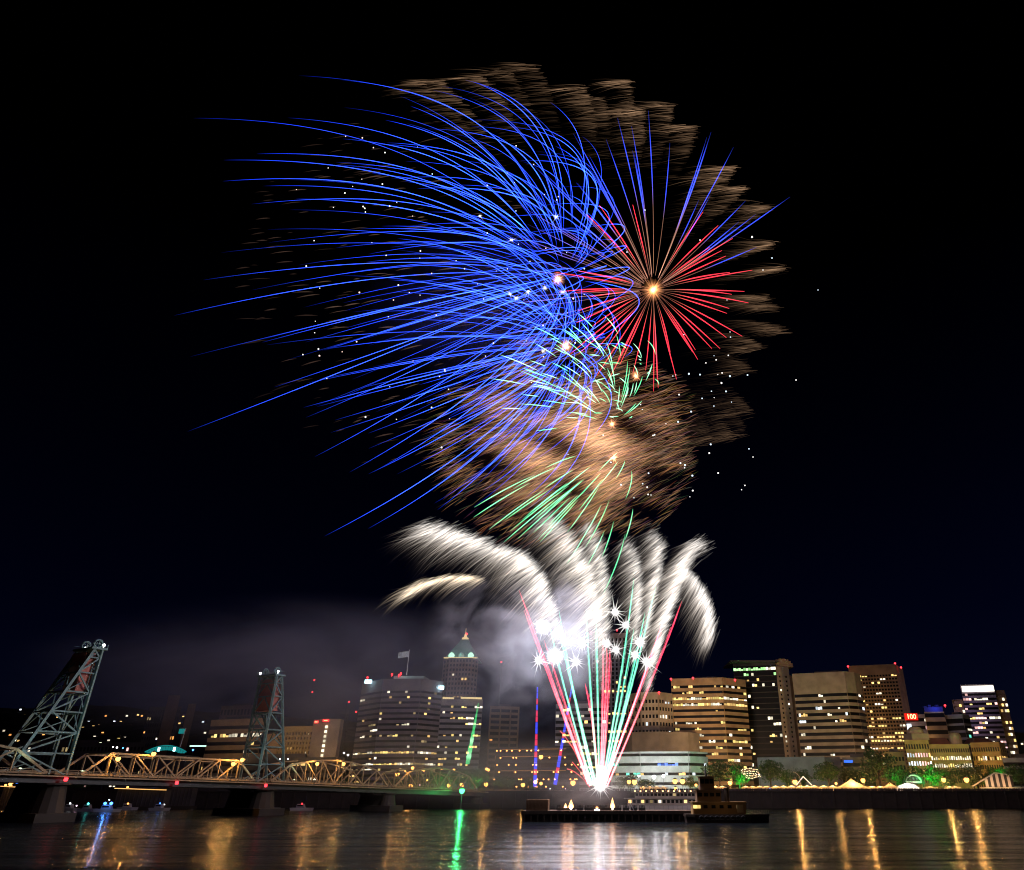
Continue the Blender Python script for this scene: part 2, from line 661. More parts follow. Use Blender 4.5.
    if roof != 'none':
        pm.prism(rp, ztop + 0.01, ztop + (roof or 2.5))
        pm.build("roof_plant", M_ROOF, root)
    return dict(root=root, pts=pts, zt=ztop, yb=yb, c=c, fh=fh, zb=zb)


def beacon(B, px, py, Y, r=0.75):
    m_ = MB()
    p_ = P(px, py, Y)
    m_.lathe([(0.1, -1.4), (0.12, -0.5), (r, -0.4), (r, 0.5), (0.1, r)], 8, p_)
    m_.build("beacon", M_RED, B["root"])


# --- right of the fireworks
b = building("office_tower", "broad tan office tower with two bright yellow window rows and a chamfered corner", [(671, 560), (722, 553), (745, 566)], (1, 677.5), 17, [24, 8], 'band', M_TAN,
             p=0.16, rows={-3: 1.0, -4: 0.85, 8: 0.35, 7: 0.4, -1: 0.3, 9: 0.3}, blank_top=5, frac=0.45, seed=3, fill_watts=1.7e5)
for px, py in ((671, 679), (693, 678), (735, 680)): beacon(b, px, py, 552)
b = building("apartment_tower", "dark glass tower with green-lit top floor beside a pale stair spine", [(733, 600), (775, 592)], (0, 664), 22, [17], 'band', M_DARK, p=0.15, top_cols=("green", "white"), cols=("yellow", "white", "white", "warm"),
             rows={-1: 0.75, -2: 0.3, 9: 0.35}, blank_top=2.0, frac=0.86, seed=8, roof='none', fill_watts=0)
zt = b["zt"]
m_ = MB()
A, Bp, C_ = at(775.3, 591.7, zt), at(788, 596, zt), at(795, 606, zt)
m_.prism([(A.x, A.y), (Bp.x, Bp.y), back(Bp, 640), back(A, 640)], LAND, zt - 3)
m_.build("stair_spine", M_SAND, b["root"])
m_ = MB()
m_.prism([(Bp.x + 0.05, Bp.y + 1), (C_.x, C_.y), back(C_, 639), back((Bp.x + .05, Bp.y + 1), 639)], LAND, zt - 9)
m_.build("side_wall", M_TAN, b["root"])
for k in range(22):                                       # small square openings of the spine
    zz = LAND + 10 + k * (zt - LAND - 18) / 22
    for q_ in (0.22, 0.72):
        xx = A.x + (Bp.x - A.x) * q_
        yy = A.y + (Bp.y - A.y) * q_
        m_ = MB()
        m_.box(xx - 0.55, xx + 0.55, yy - 0.25, yy + 0.05, zz, zz + 1.3)
        m_.build("spine_window", LIT["white"] if rnd.random() < 0.10 else M_GLASS, b["root"])
m_ = MB()                                                  # tilted barrel roof over the top floor
for k in range(10):
    a0, a1 = math.pi * k / 10, math.pi * (k + 1) / 10
    cxr, rr = (A.x + Bp.x) / 2 + 1, 8.5
    m_.obox((0, 0), (1, 0), (0, 1), cxr - rr * math.cos(a0), cxr - rr * math.cos(a1), 596, 636, zt - 3, zt - 3 + 6.5 * math.sin((a0 + a1) / 2))
m_.build("barrel_roof", M_TAN, b["root"])
m_ = MB()
m_.obox((0, 0), (1, 0), (0, 1), b["pts"][0][0] - 4, A.x + 2, 588, 625, zt + 0.1, zt + 1.1)
m_.build("roof_canopy", M_ROOF, b["root"])

b = building("office_tower", "pale banded office tower with rounded right corner and tall blank top storey", [(792, 575), (844, 562), (853, 566), (859, 575)], (1, 671.5), 14, [24, 3, 3], 'band', M_SAND, p=0.09,
             cols=("white", "white", "cool", "warm"), rows={1: 0.45, -4: 0.3}, blank_top=15, blank_bot=3, frac=0.50, seed=21, proud=0.7, fill_watts=0.9e5)
b = building("office_tower", "tall brown grid tower with scattered lit offices and red roof beacons", [(848, 712), (895, 700)], (1, 664), 25, [16], 'grid', M_BROWN, p=0.13,
             cols=("white", "warm", "yellow"), rows={4: 0.6, 6: 0.75, 7: 0.7, 8: 0.45, 10: 0.6, 11: 0.3}, blank_top=9, blank_bot=20, frac=0.55, pier=0.28, seed=5, depth=60, fill_watts=1.7e5)
m_ = MB()
A, Bp = at(895.2, 700.5, b["zt"]), at(902.5, 726, b["zt"])
m_.prism([(A.x + 0.1, A.y + 0.5), (Bp.x, Bp.y), back(Bp, 772), back((A.x + .1, A.y + .5), 772)], LAND, b["zt"] - 0.05)
for k in range(26):
    m_.obox((A.x + .1, A.y + .5), ((Bp.x - A.x) / math.hypot(Bp.x - A.x, Bp.y - A.y), (Bp.y - A.y) / math.hypot(Bp.x - A.x, Bp.y - A.y)), ((Bp.y - A.y) / math.hypot(Bp.x - A.x, Bp.y - A.y), -(Bp.x - A.x) / math.hypot(Bp.x - A.x, Bp.y - A.y)), 1, 24, 0, .35, LAND + 20 + k * (b["zt"] - LAND - 24) / 26, LAND + 22.0 + k * (b["zt"] - LAND - 24) / 26)
m_.build("side_wall", M_TAN, b["root"])
for px, py in ((848, 666.5), (895, 663.5), (901, 667.5)): beacon(b, px, py, 705, 0.9)

b = building("office_block", "mid-rise grey block carrying the red number sign", [(905, 640), (926, 636)], (0, 714.5), 9, [7], 'band', M_GREYC, p=0.22, cols=("white", "pink", "warm"), frac=0.45, seed=9, fill_watts=5e4)
m_ = MB()
p_ = P(911, 716.8, 633)
m_.box(p_.x - 5.3, p_.x + 5.3, p_.y - 0.6, p_.y, p_.z - 2.6, p_.z + 2.6)
sg = m_.build("sign", M_REDSIGN, b["root"])
cu = bpy.data.curves.new("digits", 'FONT')
cu.body = "100"
cu.size = 5.2
cu.align_x = 'CENTER'
cu.align_y = 'CENTER'
cu.extrude = 0.08
cu.offset = 0.06
tmp_ = bpy.data.objects.new("digits", cu)
COL.objects.link(tmp_)
bpy.context.view_layer.update()
dme = bpy.data.meshes.new_from_object(tmp_.evaluated_get(bpy.context.evaluated_depsgraph_get()))
bpy.data.objects.remove(tmp_)
dme.materials.clear()
dme.materials.append(M_SIGNLET)
to = link_mesh("lettering", dme)
to.parent = sg
to.location = Vector((p_.x, p_.y - 0.75, p_.z)) - Vector(b["c"])
to.rotation_euler = (math.radians(90), 0, 0)
for k, (px, py) in enumerate(((909.5, 727), (911, 733))):
    m_ = MB()
    p_ = P(px, py, 634)
    m_.box(p_.x - 1.6, p_.x + 1.6, p_.y - 0.5, p_.y + 1, p_.z - 2.4, p_.z + 2.4)
    m_.build("lit_stair_window", LIT["cool"], b["root"])

b = building("office_block", "ochre banded block under a blue-lit rooftop", [(924, 585), (944, 582)], (0, 712), 9, [8], 'band', M_TAN, p=0.06, cols=("yellow", "warm"), rows={2: 1.0, 1: 0.5},
             frac=0.5, seed=12, fill_watts=1.5e5, blank_top=1.0, roof='none')
m_ = MB()
A, Bp = at(925, 586, b["zt"]), at(943.5, 583.5, b["zt"])
m_.prism([(A.x, A.y + .5), (Bp.x, Bp.y + .5), back(Bp, 610), back(A, 610)], b["zt"] + 0.02, b["zt"] + 3.6)
for k in range(5):
    m_.box(A.x + 1.5 + k * 3, A.x + 3.5 + k * 3, A.y + 3, A.y + 6, b["zt"] + 3.6, b["zt"] + 4.6 + (k % 2))
m_.build("rooftop_screen", M_BLUEWALL, b["root"])
lamp_light("rooftop_blue_light", Vector(((A.x + Bp.x) / 2, A.y - 6, b["zt"] + 3)) - Vector(b["c"]), (0.15, 0.25, 1.0), 1200, 1.0, b["root"])
beacon(b, 945, 705.5, 583)

b = building("office_block", "glass block glowing green on its right half beside the blue rooftop", [(945, 590), (962, 582), (969, 592)], (1, 714), 10, [7, 3], 'band', M_GREYC, p=0.18, cols=("teal", "teal", "white", "green"),
             rows={3: 0.9, 2: 0.5}, frac=0.68, seed=33, proud=0.25)
b = building("office_tower", "dark stepped tower at far right crowned by a glowing white band", [(960, 690), (993, 684)], (0, 685), 20, [12], 'band', M_PURP, p=0.28, cols=("white", "warm", "pink", "yellow"),
             rows={-2: .6, -6: .6, 8: .5}, frac=0.5, seed=17, fill_watts=5e4, blank_top=7.5, depth=45, roof=1.5)
m_ = MB()
A, Bp = at(961, 689, b["zt"]), at(992.5, 683.2, b["zt"])
L_ = math.hypot(Bp.x - A.x, Bp.y - A.y)
u_ = ((Bp.x - A.x) / L_, (Bp.y - A.y) / L_)
m_.obox((A.x, A.y), u_, (u_[1], -u_[0]), 0, L_, 0.6, 1.1, b["zt"] - 6.3, b["zt"] - 1.3)
m_.build("light_crown", M_CROWN, b["root"])
for nm, xa, xb_, dz, ya in (("left_wing", 949, 959.6, 12, 697), ("right_wing", 993.4, 1003, 4.5, 692)):
    A, Bp = at(xa, ya, b["zt"]), at(xb_, ya - 3, b["zt"])
    m_ = MB()
    m_.prism([(A.x, A.y), (Bp.x, Bp.y), back(Bp, 730), back(A, 730)], LAND, b["zt"] - dz)
    for k in range(19):
        z_ = LAND + 22 + k * 4.9
        if z_ + 2.4 < b["zt"] - dz: m_.box(A.x, Bp.x, Bp.y - 0.6, Bp.y + 0.5, z_, z_ + 2.3)
    m_.build("wing", M_BROWN, b["root"])
    for k in range(17):
        z_ = LAND + 24.5 + k * 4.9
        for i in range(4):
            if rnd.random() < 0.28 and z_ + 3 < b["zt"] - dz:
                w_ = MB()
                xx = A.x + (Bp.x - A.x) * (i + 0.15) / 4
                w_.box(xx, xx + (Bp.x - A.x) / 5, Bp.y - 0.2, Bp.y + 0.4, z_, z_ + 2.2)
                w_.build("window", LIT[rnd.choice(["white", "warm", "yellow"])], b["root"])
aimed_light("purple_uplight", Vector((at(976, 655, 60).x, 655, 62)) - Vector(b["c"]), (0.5, 0.4, 1.0), 22000, 1.0, b["root"])

# low old buildings at the right
b = building("brick_building", "low ochre stone building with three rows of small pinkish windows", [(904, 500), (928, 498)], (0, 740), 5, [9], 'grid', M_YELLOW, p=0.1, cols=("white", "pink", "cool", "warm"),
             rows={-1: 0.0, -2: 0.95, -3: 0.95, -4: 0.6}, frac=0.58, pier=0.42, seed=2, fill_watts=4e4, blank_top=2.5, roof='none', blank_bot=3)
m_ = MB()
p_ = P(920, 737, 503)
m_.prism([(p_.x - 6, 501), (p_.x + 5, 501), (p_.x + 5, 515), (p_.x - 6, 515)], b["zt"] + .02, b["zt"] + 4)
m_.lathe([(5.3, 4.02), (5, 6), (3.4, 8), (0.3, 9)], 12, (p_.x - .5, 508, b["zt"]))
m_.build("dome", M_SAND, b["root"])
b = building("brick_building", "long ochre building with maroon roof and two rows of bright white windows", [(928.4, 502), (968, 498)], (1, 744), 5, [18], 'grid', M_YELLOW, p=0.08, cols=("white", "yellow", "white"),
             rows={-1: 0.0, -2: 0.85, -3: 0.92}, frac=0.55, pier=0.36, seed=6, fill_watts=4e4, blank_top=2.5, roof='none', blank_bot=3)
m_ = MB()
A, Bp = at(929, 505, b["zt"]), at(951, 503, b["zt"])
m_.prism([(A.x, 504), (Bp.x, 502), (Bp.x, 520), (A.x, 520)], b["zt"] + 0.02, b["zt"] + 4.2, [(A.x + 1, 507), (Bp.x - 1, 507), (Bp.x - 1, 518), (A.x + 1, 518)])
m_.build("roof", M_MAROON, b["root"])
m_ = MB()
p_ = P(955, 739, 512)
m_.lathe([(3.9, -4), (3.9, 1.5), (3.0, 3.2), (0.2, 4.2)], 14, (p_.x, 512, b["zt"] + 4.02))
m_.build("dome", M_SAND, b["root"])
b = building("brick_building", "ochre corner building glowing orange at its right end", [(970, 520), (998, 512), (1004, 522)], (1, 742), 5, [12, 3], 'grid', M_YELLOW, p=0.1, cols=("white", "warm"), rows={-2: 0.8, -4: 0.3},
             frac=0.5, pier=0.4, seed=10, fill_watts=4e4, blank_top=3, roof='none')
m_ = MB()
A, Bp = at(973, 525, b["zt"]), at(996, 519, b["zt"])
m_.prism([(A.x, 523), (Bp.x, 519), (Bp.x, 540), (A.x, 540)], b["zt"] + 0.02, b["zt"] + 3.2, [(A.x + 2, 527), (Bp.x - 2, 527), (Bp.x - 2, 536), (A.x + 2, 536)])
m_.build("roof", M_MAROON, b["root"])
aimed_light("orange_floodlight", Vector((at(1001, 496, 12).x, 496, 13)) - Vector(b["c"]), SODIUM, 14000, 0.4, b["root"])
b = building("low_hall", "low dull building with green lit roof edge at the right frame edge", [(1002, 482), (1052, 476)], (0, 758), 3, [12], 'band', M_GREYC, p=0.05, frac=0.4, seed=4, blank_top=2.5)
b = building("brick_building", "narrow ochre infill building standing between brown grid tower and park trees", [(884, 520), (903.6, 516)], (0, 752), 4, [6], 'grid', M_YELLOW, p=0.12, frac=0.5, pier=0.4, seed=14)
b = building("low_hall", "long pale panelled hall with flat roof behind park trees", [(757, 505), (824, 490), (840, 500)], (1, 756.5), 1, [0, 0], 'band', M_GREYC, roof='none', blank_top=1)
m_ = MB()                                                  # panel joints as raised ribs
for k in range(23):
    A = at(757 + (824 - 757) * k / 22, 505 - 15 * k / 22, b["zt"])
    m_.box(A.x - .08, A.x + .08, A.y - 0.15, A.y + 0.1, LAND + .1, b["zt"] - .3)
for z_ in (11, 14, 17):
    A, Bp = at(757, 505, b["zt"]), at(824, 490, b["zt"])
    m_.beam((A.x, A.y - .05, z_), (Bp.x, Bp.y - .05, z_), .12)
m_.build("panel_rib", M_GREYC, b["root"])
b = building("low_hall", "dark low building with a small blue lit sign", [(842, 478), (872, 474)], (0, 757.5), 3, [8], 'band', M_BROWN, p=0.08, frac=0.4, seed=4, blank_top=3)
m_ = MB()
p_ = P(848, 761.5, 476)
m_.box(p_.x - 2.6, p_.x + 2.6, p_.y - 0.9, p_.y - 0.6, p_.z - 0.7, p_.z + 0.7)
m_.build("sign", emit("blue_sign_face", (0.05, 0.2, 1.0), 1.3, 'NONE'), b["root"])

# --- centre, behind the fireworks
b = building("office_tower", "tan round-cornered tower with dark square windows behind the white low block", [(628, 560), (641, 548), (658, 546), (672, 556)], (2, 692), 9, [4, 5, 5], 'grid', M_SAND, p=0.07, cols=("white", "cool"),
             frac=0.48, pier=0.4, seed=13, fill_watts=8e4, blank_top=5, blank_bot=14)
beacon(b, 659, 692.5, 545)
b = building("curved_hall", "windowless grey-brown drum-shaped hall behind the white terraced building", [(622, 535), (632, 526), (660, 520), (688, 526), (699, 536)], (2, 731.5), 1, [0] * 4, 'band', mat('umber_stone', (.13, .105, .085)), roof='none')
b = building("terraced_building", "low white terraced building with long horizontal dark window bands", [(612, 474), (640, 466), (688, 464), (706, 474)], (2, 751.5), 4, [8, 14, 6], 'band', M_WHITE, p=0.13, cols=("cool", "teal", "warm", "blue"),
             rows={-1: 0.05, -2: 0.1, -3: 0.4}, frac=0.30, blank_top=1.0, seed=18, depth=30, roof='none', proud=1.2)
aimed_light("terrace_floodlight", Vector((at(655, 428, 12).x, 428, 19)) - Vector(b["c"]), (0.90, 0.96, 1.0), 56000, 0.5, b["root"])

b = building("office_tower", "tall slim pale tower with vertical piers behind the firework fan", [(592, 640), (626, 634)], (1, 633), 34, [9], 'grid', M_GREYC, p=0.10, cols=("white", "yellow", "warm"),
             rows={16: 0.7, 12: 0.9, 10: 0.4, 21: .4}, frac=0.7, pier=0.5, seed=41, blank_top=4, depth=30)
beacon(b, 617, 630, 632)
beacon(b, 591, 632.5, 632)
b = building("office_tower", "white-columned block with bright ground rows behind the left firework fan", [(556, 545), (606, 540)], (0, 704), 13, [14], 'band', M_GREYC, p=0.15, cols=("yellow", "warm", "white"), rows={3: .9, 2: .6, 7: .4},
             frac=0.5, seed=44, blank_top=3)
b = building("parking_garage", "open parking garage with rows of small orange lights", [(496, 470), (580, 462)], (0, 748), 6, [20], 'band', M_DARK, p=0.0, frac=0.62, blank_top=0.5, seed=19, roof='none', proud=0.8)
pts = b["pts"]
lm = MB()
lm.lathe([(0.1, 0), (0.42, 0.2), (0.42, 0.5), (0.1, 0.7)], 8)
lme = lm.mesh("ceiling_lamp", emit("garage_lamp_glass", (1.0, 0.36, 0.08), 8.0, 'NONE'))
cnt = 0
for f in range(6):
    for k in range(22):
        if rnd.random() < 0.42 and cnt < 100:
            cnt += 1
            t_ = (k + 0.5 + rnd.uniform(-.48, .48)) / 22
            o = link_mesh("ceiling_lamp", lme, b["root"])
            o.location = (pts[0][0] + (pts[1][0] - pts[0][0]) * t_ - b["c"][0], pts[0][1] + (pts[1][1] - pts[0][1]) * t_ - b["c"][1] - 0.95, b["zb"] + (f + 0.62) * b["fh"] - LAND)
for f in (2, 4, 5):
    m_ = MB()
    z_ = b["zb"] + (f + 0.90) * b["fh"]
    m_.beam((pts[0][0] + 4, pts[0][1] - 1.0, z_), (pts[1][0] - 8, pts[1][1] - 1.0, z_), 0.22)
    m_.build("light_strip", emit("dim_orange_strip", (1.0, 0.4, 0.12), 0.55, 'NONE'), b["root"])

# --- left of the fireworks
b = building("apartment_tower", "dark gridded apartment tower with few lit windows right of the domed tower", [(491, 560), (519, 566)], (0, 706), 14, [8], 'band', M_BROWN, p=0.07, cols=("yellow", "white", "orange"),
             frac=0.55, pier=0.25, seed=23, blank_top=2)
m_ = MB()
for px in (491, 501, 511, 519):
    A = at(px, 560 + (px - 491) * 6 / 28, b["zt"])
    m_.box(A.x - .5, A.x + .5, A.y - 1.1, A.y + .2, LAND, b["zt"])
m_.build("fin", M_BROWN, b["root"])
b = building("office_tower", "pale stone block below the pyramid-roofed tower with many lit windows", [(441, 512), (483, 516)], (0, 699), 13, [16], 'band', M_GREYC, p=0.24, cols=("warm", "yellow", "white"), frac=0.42, seed=29,
             blank_top=4, blank_bot=6)
m_ = MB()
for xa, xb_ in ((443, 454), (461, 482)):
    A, Bp = at(xa, 511.5, b["zt"]), at(xb_, 515, b["zt"])
    m_.beam((A.x, A.y - 1, b["zt"] + .6), (Bp.x, Bp.y - 1, b["zt"] + .6), 1.1)
m_.build("cornice_light", M_GOLD, b["root"])
b = building("domed_tower", "brick tower with a green-lit pyramid roof and red beacon", [(444, 570), (450, 562), (472, 562), (478, 570)], (1, 658), 27, [2, 7, 2], 'grid', M_BRICK, p=0.045, cols=("white", "warm"), frac=0.55, pier=0.4, seed=31,
             blank_top=1, depth=22, roof='none')
zt = b["zt"]
cx_ = sum(p_[0] for p_ in b["pts"]) / 4
p_top = P(466.5, 640, 577)
hw_ = (b["pts"][3][0] - b["pts"][0][0]) / 2
cyy = 577
m_ = MB()
hb, ht = hw_ * 0.98, 3.0
hgt = p_top.z - zt
prof = [(hb, 0.02), (hb * .80, hgt * .22), (hb * .55, hgt * .55), (hb * .30, hgt * .85), (ht * .9, hgt)]
for (r0, z0_), (r1, z1_) in zip(prof[:-1], prof[1:]):
    m_.prism([(cx_ - r0, cyy - r0), (cx_ + r0, cyy - r0), (cx_ + r0, cyy + r0), (cx_ - r0, cyy + r0)], zt + z0_, zt + z1_,
             [(cx_ - r1, cyy - r1), (cx_ + r1, cyy - r1), (cx_ + r1, cyy + r1), (cx_ - r1, cyy + r1)])
m_.build("roof", mat("verdigris_roof", (0.12, 0.30, 0.24)), b["root"])
for dx in (-1, 0, 1):                                     # lit dormer arches and hips
    m_ = MB()
    m_.lathe([(2.3, 0), (2.3, 2.6), (1.3, 4.0), (0.1, 4.5)], 10, (cx_ + dx * hb * .58, cyy - hb * .88, zt + .3))
    m_.build("dormer", M_CYANPANEL if dx else mat("pale_dormer", (.5, .55, .55)), b["root"])
m_ = MB()
m_.beam((cx_ - hb, cyy - hb - .4, zt + .5), (cx_ + hb, cyy - hb - .4, zt + .5), .8)
m_.build("cornice_light", M_GOLD, b["root"])
m_ = MB()
m_.lathe([(2.6, 0.03), (2.6, 1.6), (1.2, 2.2), (.9, 4), (.2, 5), (.15, 9)], 10, (cx_, cyy, zt + hgt))
m_.build("lantern", M_GOLD, b["root"])
beacon(b, 466.5, 634, 577, .9)
aimed_light("roof_floodlight", Vector((cx_, cyy - hb - 7, zt + 2)) - Vector(b["c"]), (0.3, 1.0, 0.75), 2000, .5, b["root"], 140)

b = building("office_tower", "broad mauve office block with a rooftop flag and two white corner floodlights", [(363, 485), (384, 466), (422, 464), (443, 478)], (1, 679), 18, [9, 15, 8], 'band', M_PURP, p=0.11, cols=("yellow", "white", "dim", "warm", "dim"),
             rows={-2: 0.16, 6: 0.9, 4: 0.9, 3: .35, 9: .3}, frac=0.42, seed=52, blank_top=7, roof='none')
for px, py in ((369, 682), (441, 688)):
    p_ = P(px, py, 478)
    m_ = MB()
    m_.box(p_.x - 2.1, p_.x + 2.1, p_.y - 2.2, p_.y - 1.2, p_.z - 1.1, p_.z + 1.1)
    m_.build("floodlight", M_TEALW, b["root"])
    m_ = MB()
    m_.beam((p_.x, p_.y - 1.3, p_.z), (p_.x, p_.y + 9, p_.z - .5), .3)
    m_.build("floodlight_bracket", M_POLE, b["root"])
    beacon(b, px - 1.5, py - 4.5, 478, .6)
    lamp_light("floodlight_glow", Vector((p_.x, p_.y - 3.0, p_.z)) - Vector(b["c"]), (.5, .9, 1.0), 1500, .8, b["root"])
m_ = MB()
A, Bp = P(394, 675.5, 472), P(424, 679, 472)
m_.obox((A.x, A.y), (1, 0), (0, 1), 0, Bp.x - A.x, 0, 14, b["zt"] + .02, b["zt"] + 2.6)
m_.build("roof_plant", mat("pale_green_metal", (.30, .42, .38)), b["root"])
for px, py in ((392, 674.5), (399, 675), (401, 673.5)): beacon(b, px, py, 471, .55)
fl0, fl1 = P(405, 675, 473), P(409.2, 650.5, 473)
m_ = MB()
m_.lathe([(.22, 0), (.16, fl1.z - fl0.z), (.3, fl1.z - fl0.z + .1), (.05, fl1.z - fl0.z + .6)], 8, (fl0.x + 1.0, 473, fl0.z))
fp = m_.build("flagpole", mat("white_flagpole", (.7, .72, .72)), b["root"])
m_ = MB()
nfx, nfz = 10, 5
q, fs = [], []
tz = fl1.z - .3
for s_ in (0, 1):
    for j in range(nfz + 1):
        for i in range(nfx + 1):
            q.append((fl0.x + .8 - 6.6 * i / nfx, 473 + .5 * math.sin(i * .9) * i / nfx + s_ * .06, tz - 3.6 * j / nfz - .9 * i / nfx))
W = nfx + 1
for s_ in (0, 1):
    o_ = s_ * W * (nfz + 1)
    for j in range(nfz):
        for i in range(nfx):
            fs.append((o_ + j * W + i, o_ + j * W + i + 1, o_ + (j + 1) * W + i + 1, o_ + (j + 1) * W + i))
m_.add(q, fs)
m_.build("flag", mat("pale_flag_cloth", (.62, .68, .72), scale=1.2, var=.3), b["root"])
lamp_light("flag_light", Vector((fl0.x, 466, fl0.z + 3)) - Vector(b["c"]), (.8, .95, 1), 900, .3, b["root"])

b = building("hotel", "wide ochre hotel with rows of recessed balconies and a blank lift tower at its right", [(282, 500), (318, 494)], (1, 726), 12, [12], 'grid', M_YELLOW, p=0.10, cols=("yellow", "warm", "white"), frac=0.55, pier=0.5, seed=61, fill_watts=4.5e4,
             blank_top=3.5, roof='none', proud=1.2)
A, Bp = at(266, 503, b["zt"] - 4), at(281.8, 500, b["zt"] - 4)
m_ = MB()
m_.prism([(A.x, A.y), (Bp.x, Bp.y), back(Bp, 535), back(A, 535)], LAND, b["zt"] - 4)
m_.build("end_wall", M_TAN, b["root"])
p_ = P(325, 719.5, 492)
A, Bp, C_, D_ = at(314, 492, p_.z), at(330, 488, p_.z), at(341, 490, p_.z), at(344, 496, p_.z)
m_ = MB()
m_.prism([(A.x, A.y), (Bp.x, Bp.y), (C_.x, C_.y), (D_.x, D_.y), back(D_, 530), back(A, 530)], LAND, p_.z)
m_.build("lift_tower", M_SAND, b["root"])
for k in range(9):
    m_ = MB()
    t_ = LAND + 14 + k * (p_.z - LAND - 18) / 8.5
    xw = Bp.x - 1.5
    m_.box(xw - .7, xw + .7, Bp.y - .35, Bp.y + .6, t_, t_ + 1.5)
    m_.build("stair_window", LIT["white"], b["root"])
for px, py, w_ in ((326, 722, 2.0), (316.5, 723.5, 1.3)):
    pz = P(px, py - 1.5, 487.5)
    m_ = MB()
    m_.box(pz.x - w_, pz.x + w_, pz.y - .4, pz.y, pz.z - .8, pz.z + .8)
    sg = m_.build("roof_sign", emit("red_roof_sign", (1, .02, .03), 2.5, 'NONE'), b["root"])
    m_ = MB()
    m_.beam((pz.x - w_ * .6, pz.y - .5, pz.z), (pz.x + w_ * .6, pz.y - .5, pz.z), .5)
    o = m_.build("sign_tube", M_SIGNLET, sg)

b = building("office_block", "ochre banded office block with lit floors left of the hotel", [(212, 522), (265, 508)], (0, 720), 8, [18], 'band', M_TAN, p=0.10, cols=("yellow", "white", "warm"),
             rows={-2: 0.75, -4: 0.5, -5: 0.75, -6: 0.6, -7: .6}, frac=0.45, seed=71, blank_top=4, fill_watts=4e4)
b = building("office_block", "dim brown block behind the ochre office with three lit corner windows", [(222, 640), (262, 630)], (0, 706), 7, [12], 'grid', M_BRICK, p=0.08, cols=("orange", "white"), rows={-3: .3}, frac=.5, pier=.4, seed=72)
b = building("apartment_tower", "dark twin-slab apartment tower on the left skyline with sparse lights", [(150, 690), (182, 684)], (0, 707), 12, [14], 'grid', M_DARK, p=0.14, cols=("white", "dim", "orange", "warm"), frac=.5, pier=.35, seed=73, roof='none')
for xa, xb_, dz in ((166, 178, 9), (188, 196, 2)):
    A, Bp = at(xa, 682, b["zt"]), at(xb_, 681, b["zt"])
    m_ = MB()
    m_.prism([(A.x, A.y), (Bp.x, Bp.y), back(Bp, 720), back(A, 720)], LAND, b["zt"] + dz)
    m_.build("service_core", M_BROWN, b["root"])
b = building("apartment_building", "long dark low apartment building under the hillside at left", [(-30, 600), (60, 590), (146, 580)], (1, 743), 5, [24, 24], 'grid', M_DARK, p=0.10, cols=("white", "dim", "warm", "pink"), frac=.5, pier=.35, seed=74)
b = building("low_hall", "dark waterfront building under the far bridge span", [(205, 470), (345, 455)], (1, 757), 4, [30], 'band', M_DARK, p=0.03, frac=.4, seed=75, blank_top=3)

# teal-lit arched pavilion with its flag
p_ = P(166, 749, 480)
r_ = empty("arched_pavilion", (p_.x, 480, LAND), "low pavilion with a teal glowing arched roof behind the bridge", "pavilion")
A, Bp = P(146, 751.5, 480), P(187, 752, 480)
m_ = MB()
m_.box(A.x, Bp.x, 480, 496, LAND, A.z - 2)
m_.build("wall", M_DARK, r_)
arc = []
for k in range(17):
    t_ = k / 16
    arc.append((A.x + (Bp.x - A.x) * t_, 479, A.z + 3.6 * math.sin(math.pi * t_) ** .9 - .3))
m_ = MB()
m_.tube(arc, .35, 6)
m_.build("roof_tube", M_TEAL, r_)
for k in range(1, 16):
    m_ = MB()
    x_, _, z_ = arc[k]
    m_.box(x_ - .6, x_ + .6, 479.2, 479.6, max(A.z - 1.0, z_ - 2.6), z_ - .5)
    m_.build("glass_panel", M_TEAL if k not in (5, 11) else M_TEALW, r_)
m_ = MB()
a_, b_2 = P(180, 747, 479), P(186, 728, 479)
m_.beam(a_, b_2, .35)
m_.build("flagpole", mat("white_flagpole", (.7, .72, .72)), r_)
m_ = MB()
m_.obox((b_2.x, b_2.y), (-1, 0.1), (0.1, 1), .2, 4.2, 0, .12, b_2.z - 3.2, b_2.z - .4)
m_.build("flag", M_TEAL, r_)
m_ = MB()
a_, b_2 = P(190, 746, 478), P(206, 746, 478)
m_.beam(a_, b_2, .7)
m_.build("light_strip", M_CYANPANEL, r_)

# tower crane on the skyline
p_ = at(336, 640, LAND)
r_ = empty("tower_crane", p_, "thin dark tower crane with red lights behind the hotel", "crane")
top_ = P(339, 704, 640)
m_ = MB()
for sx in (-.8, .8):
    for sy in (-.8, .8):
        m_.beam((p_.x + sx, 640 + sy, LAND), (p_.x + sx, 640 + sy, top_.z + 1), .25)
k = LAND
while k < top_.z - 2:
    m_.beam((p_.x - .8, 639.2, k), (p_.x + .8, 639.2, k + 2), .15)
    k += 2
m_.build("mast", M_POLE, r_)
jib = P(356, 713, 640)
m_ = MB()
m_.beam((p_.x - 6, 640, jib.z), (jib.x, 640, jib.z), .5, .7)
m_.beam((p_.x, 640, top_.z), (jib.x - 3, 640, jib.z + .4), .15)
m_.build("jib", M_POLE, r_)
for q_ in ((p_.x, 640, top_.z + 1.6), (jib.x, 640, jib.z + .9)):
    m_ = MB()
    m_.lathe([(.1, -.5), (.7, -.3), (.7, .5), (.1, .7)], 8, q_)
    m_.build("beacon", M_RED, r_)
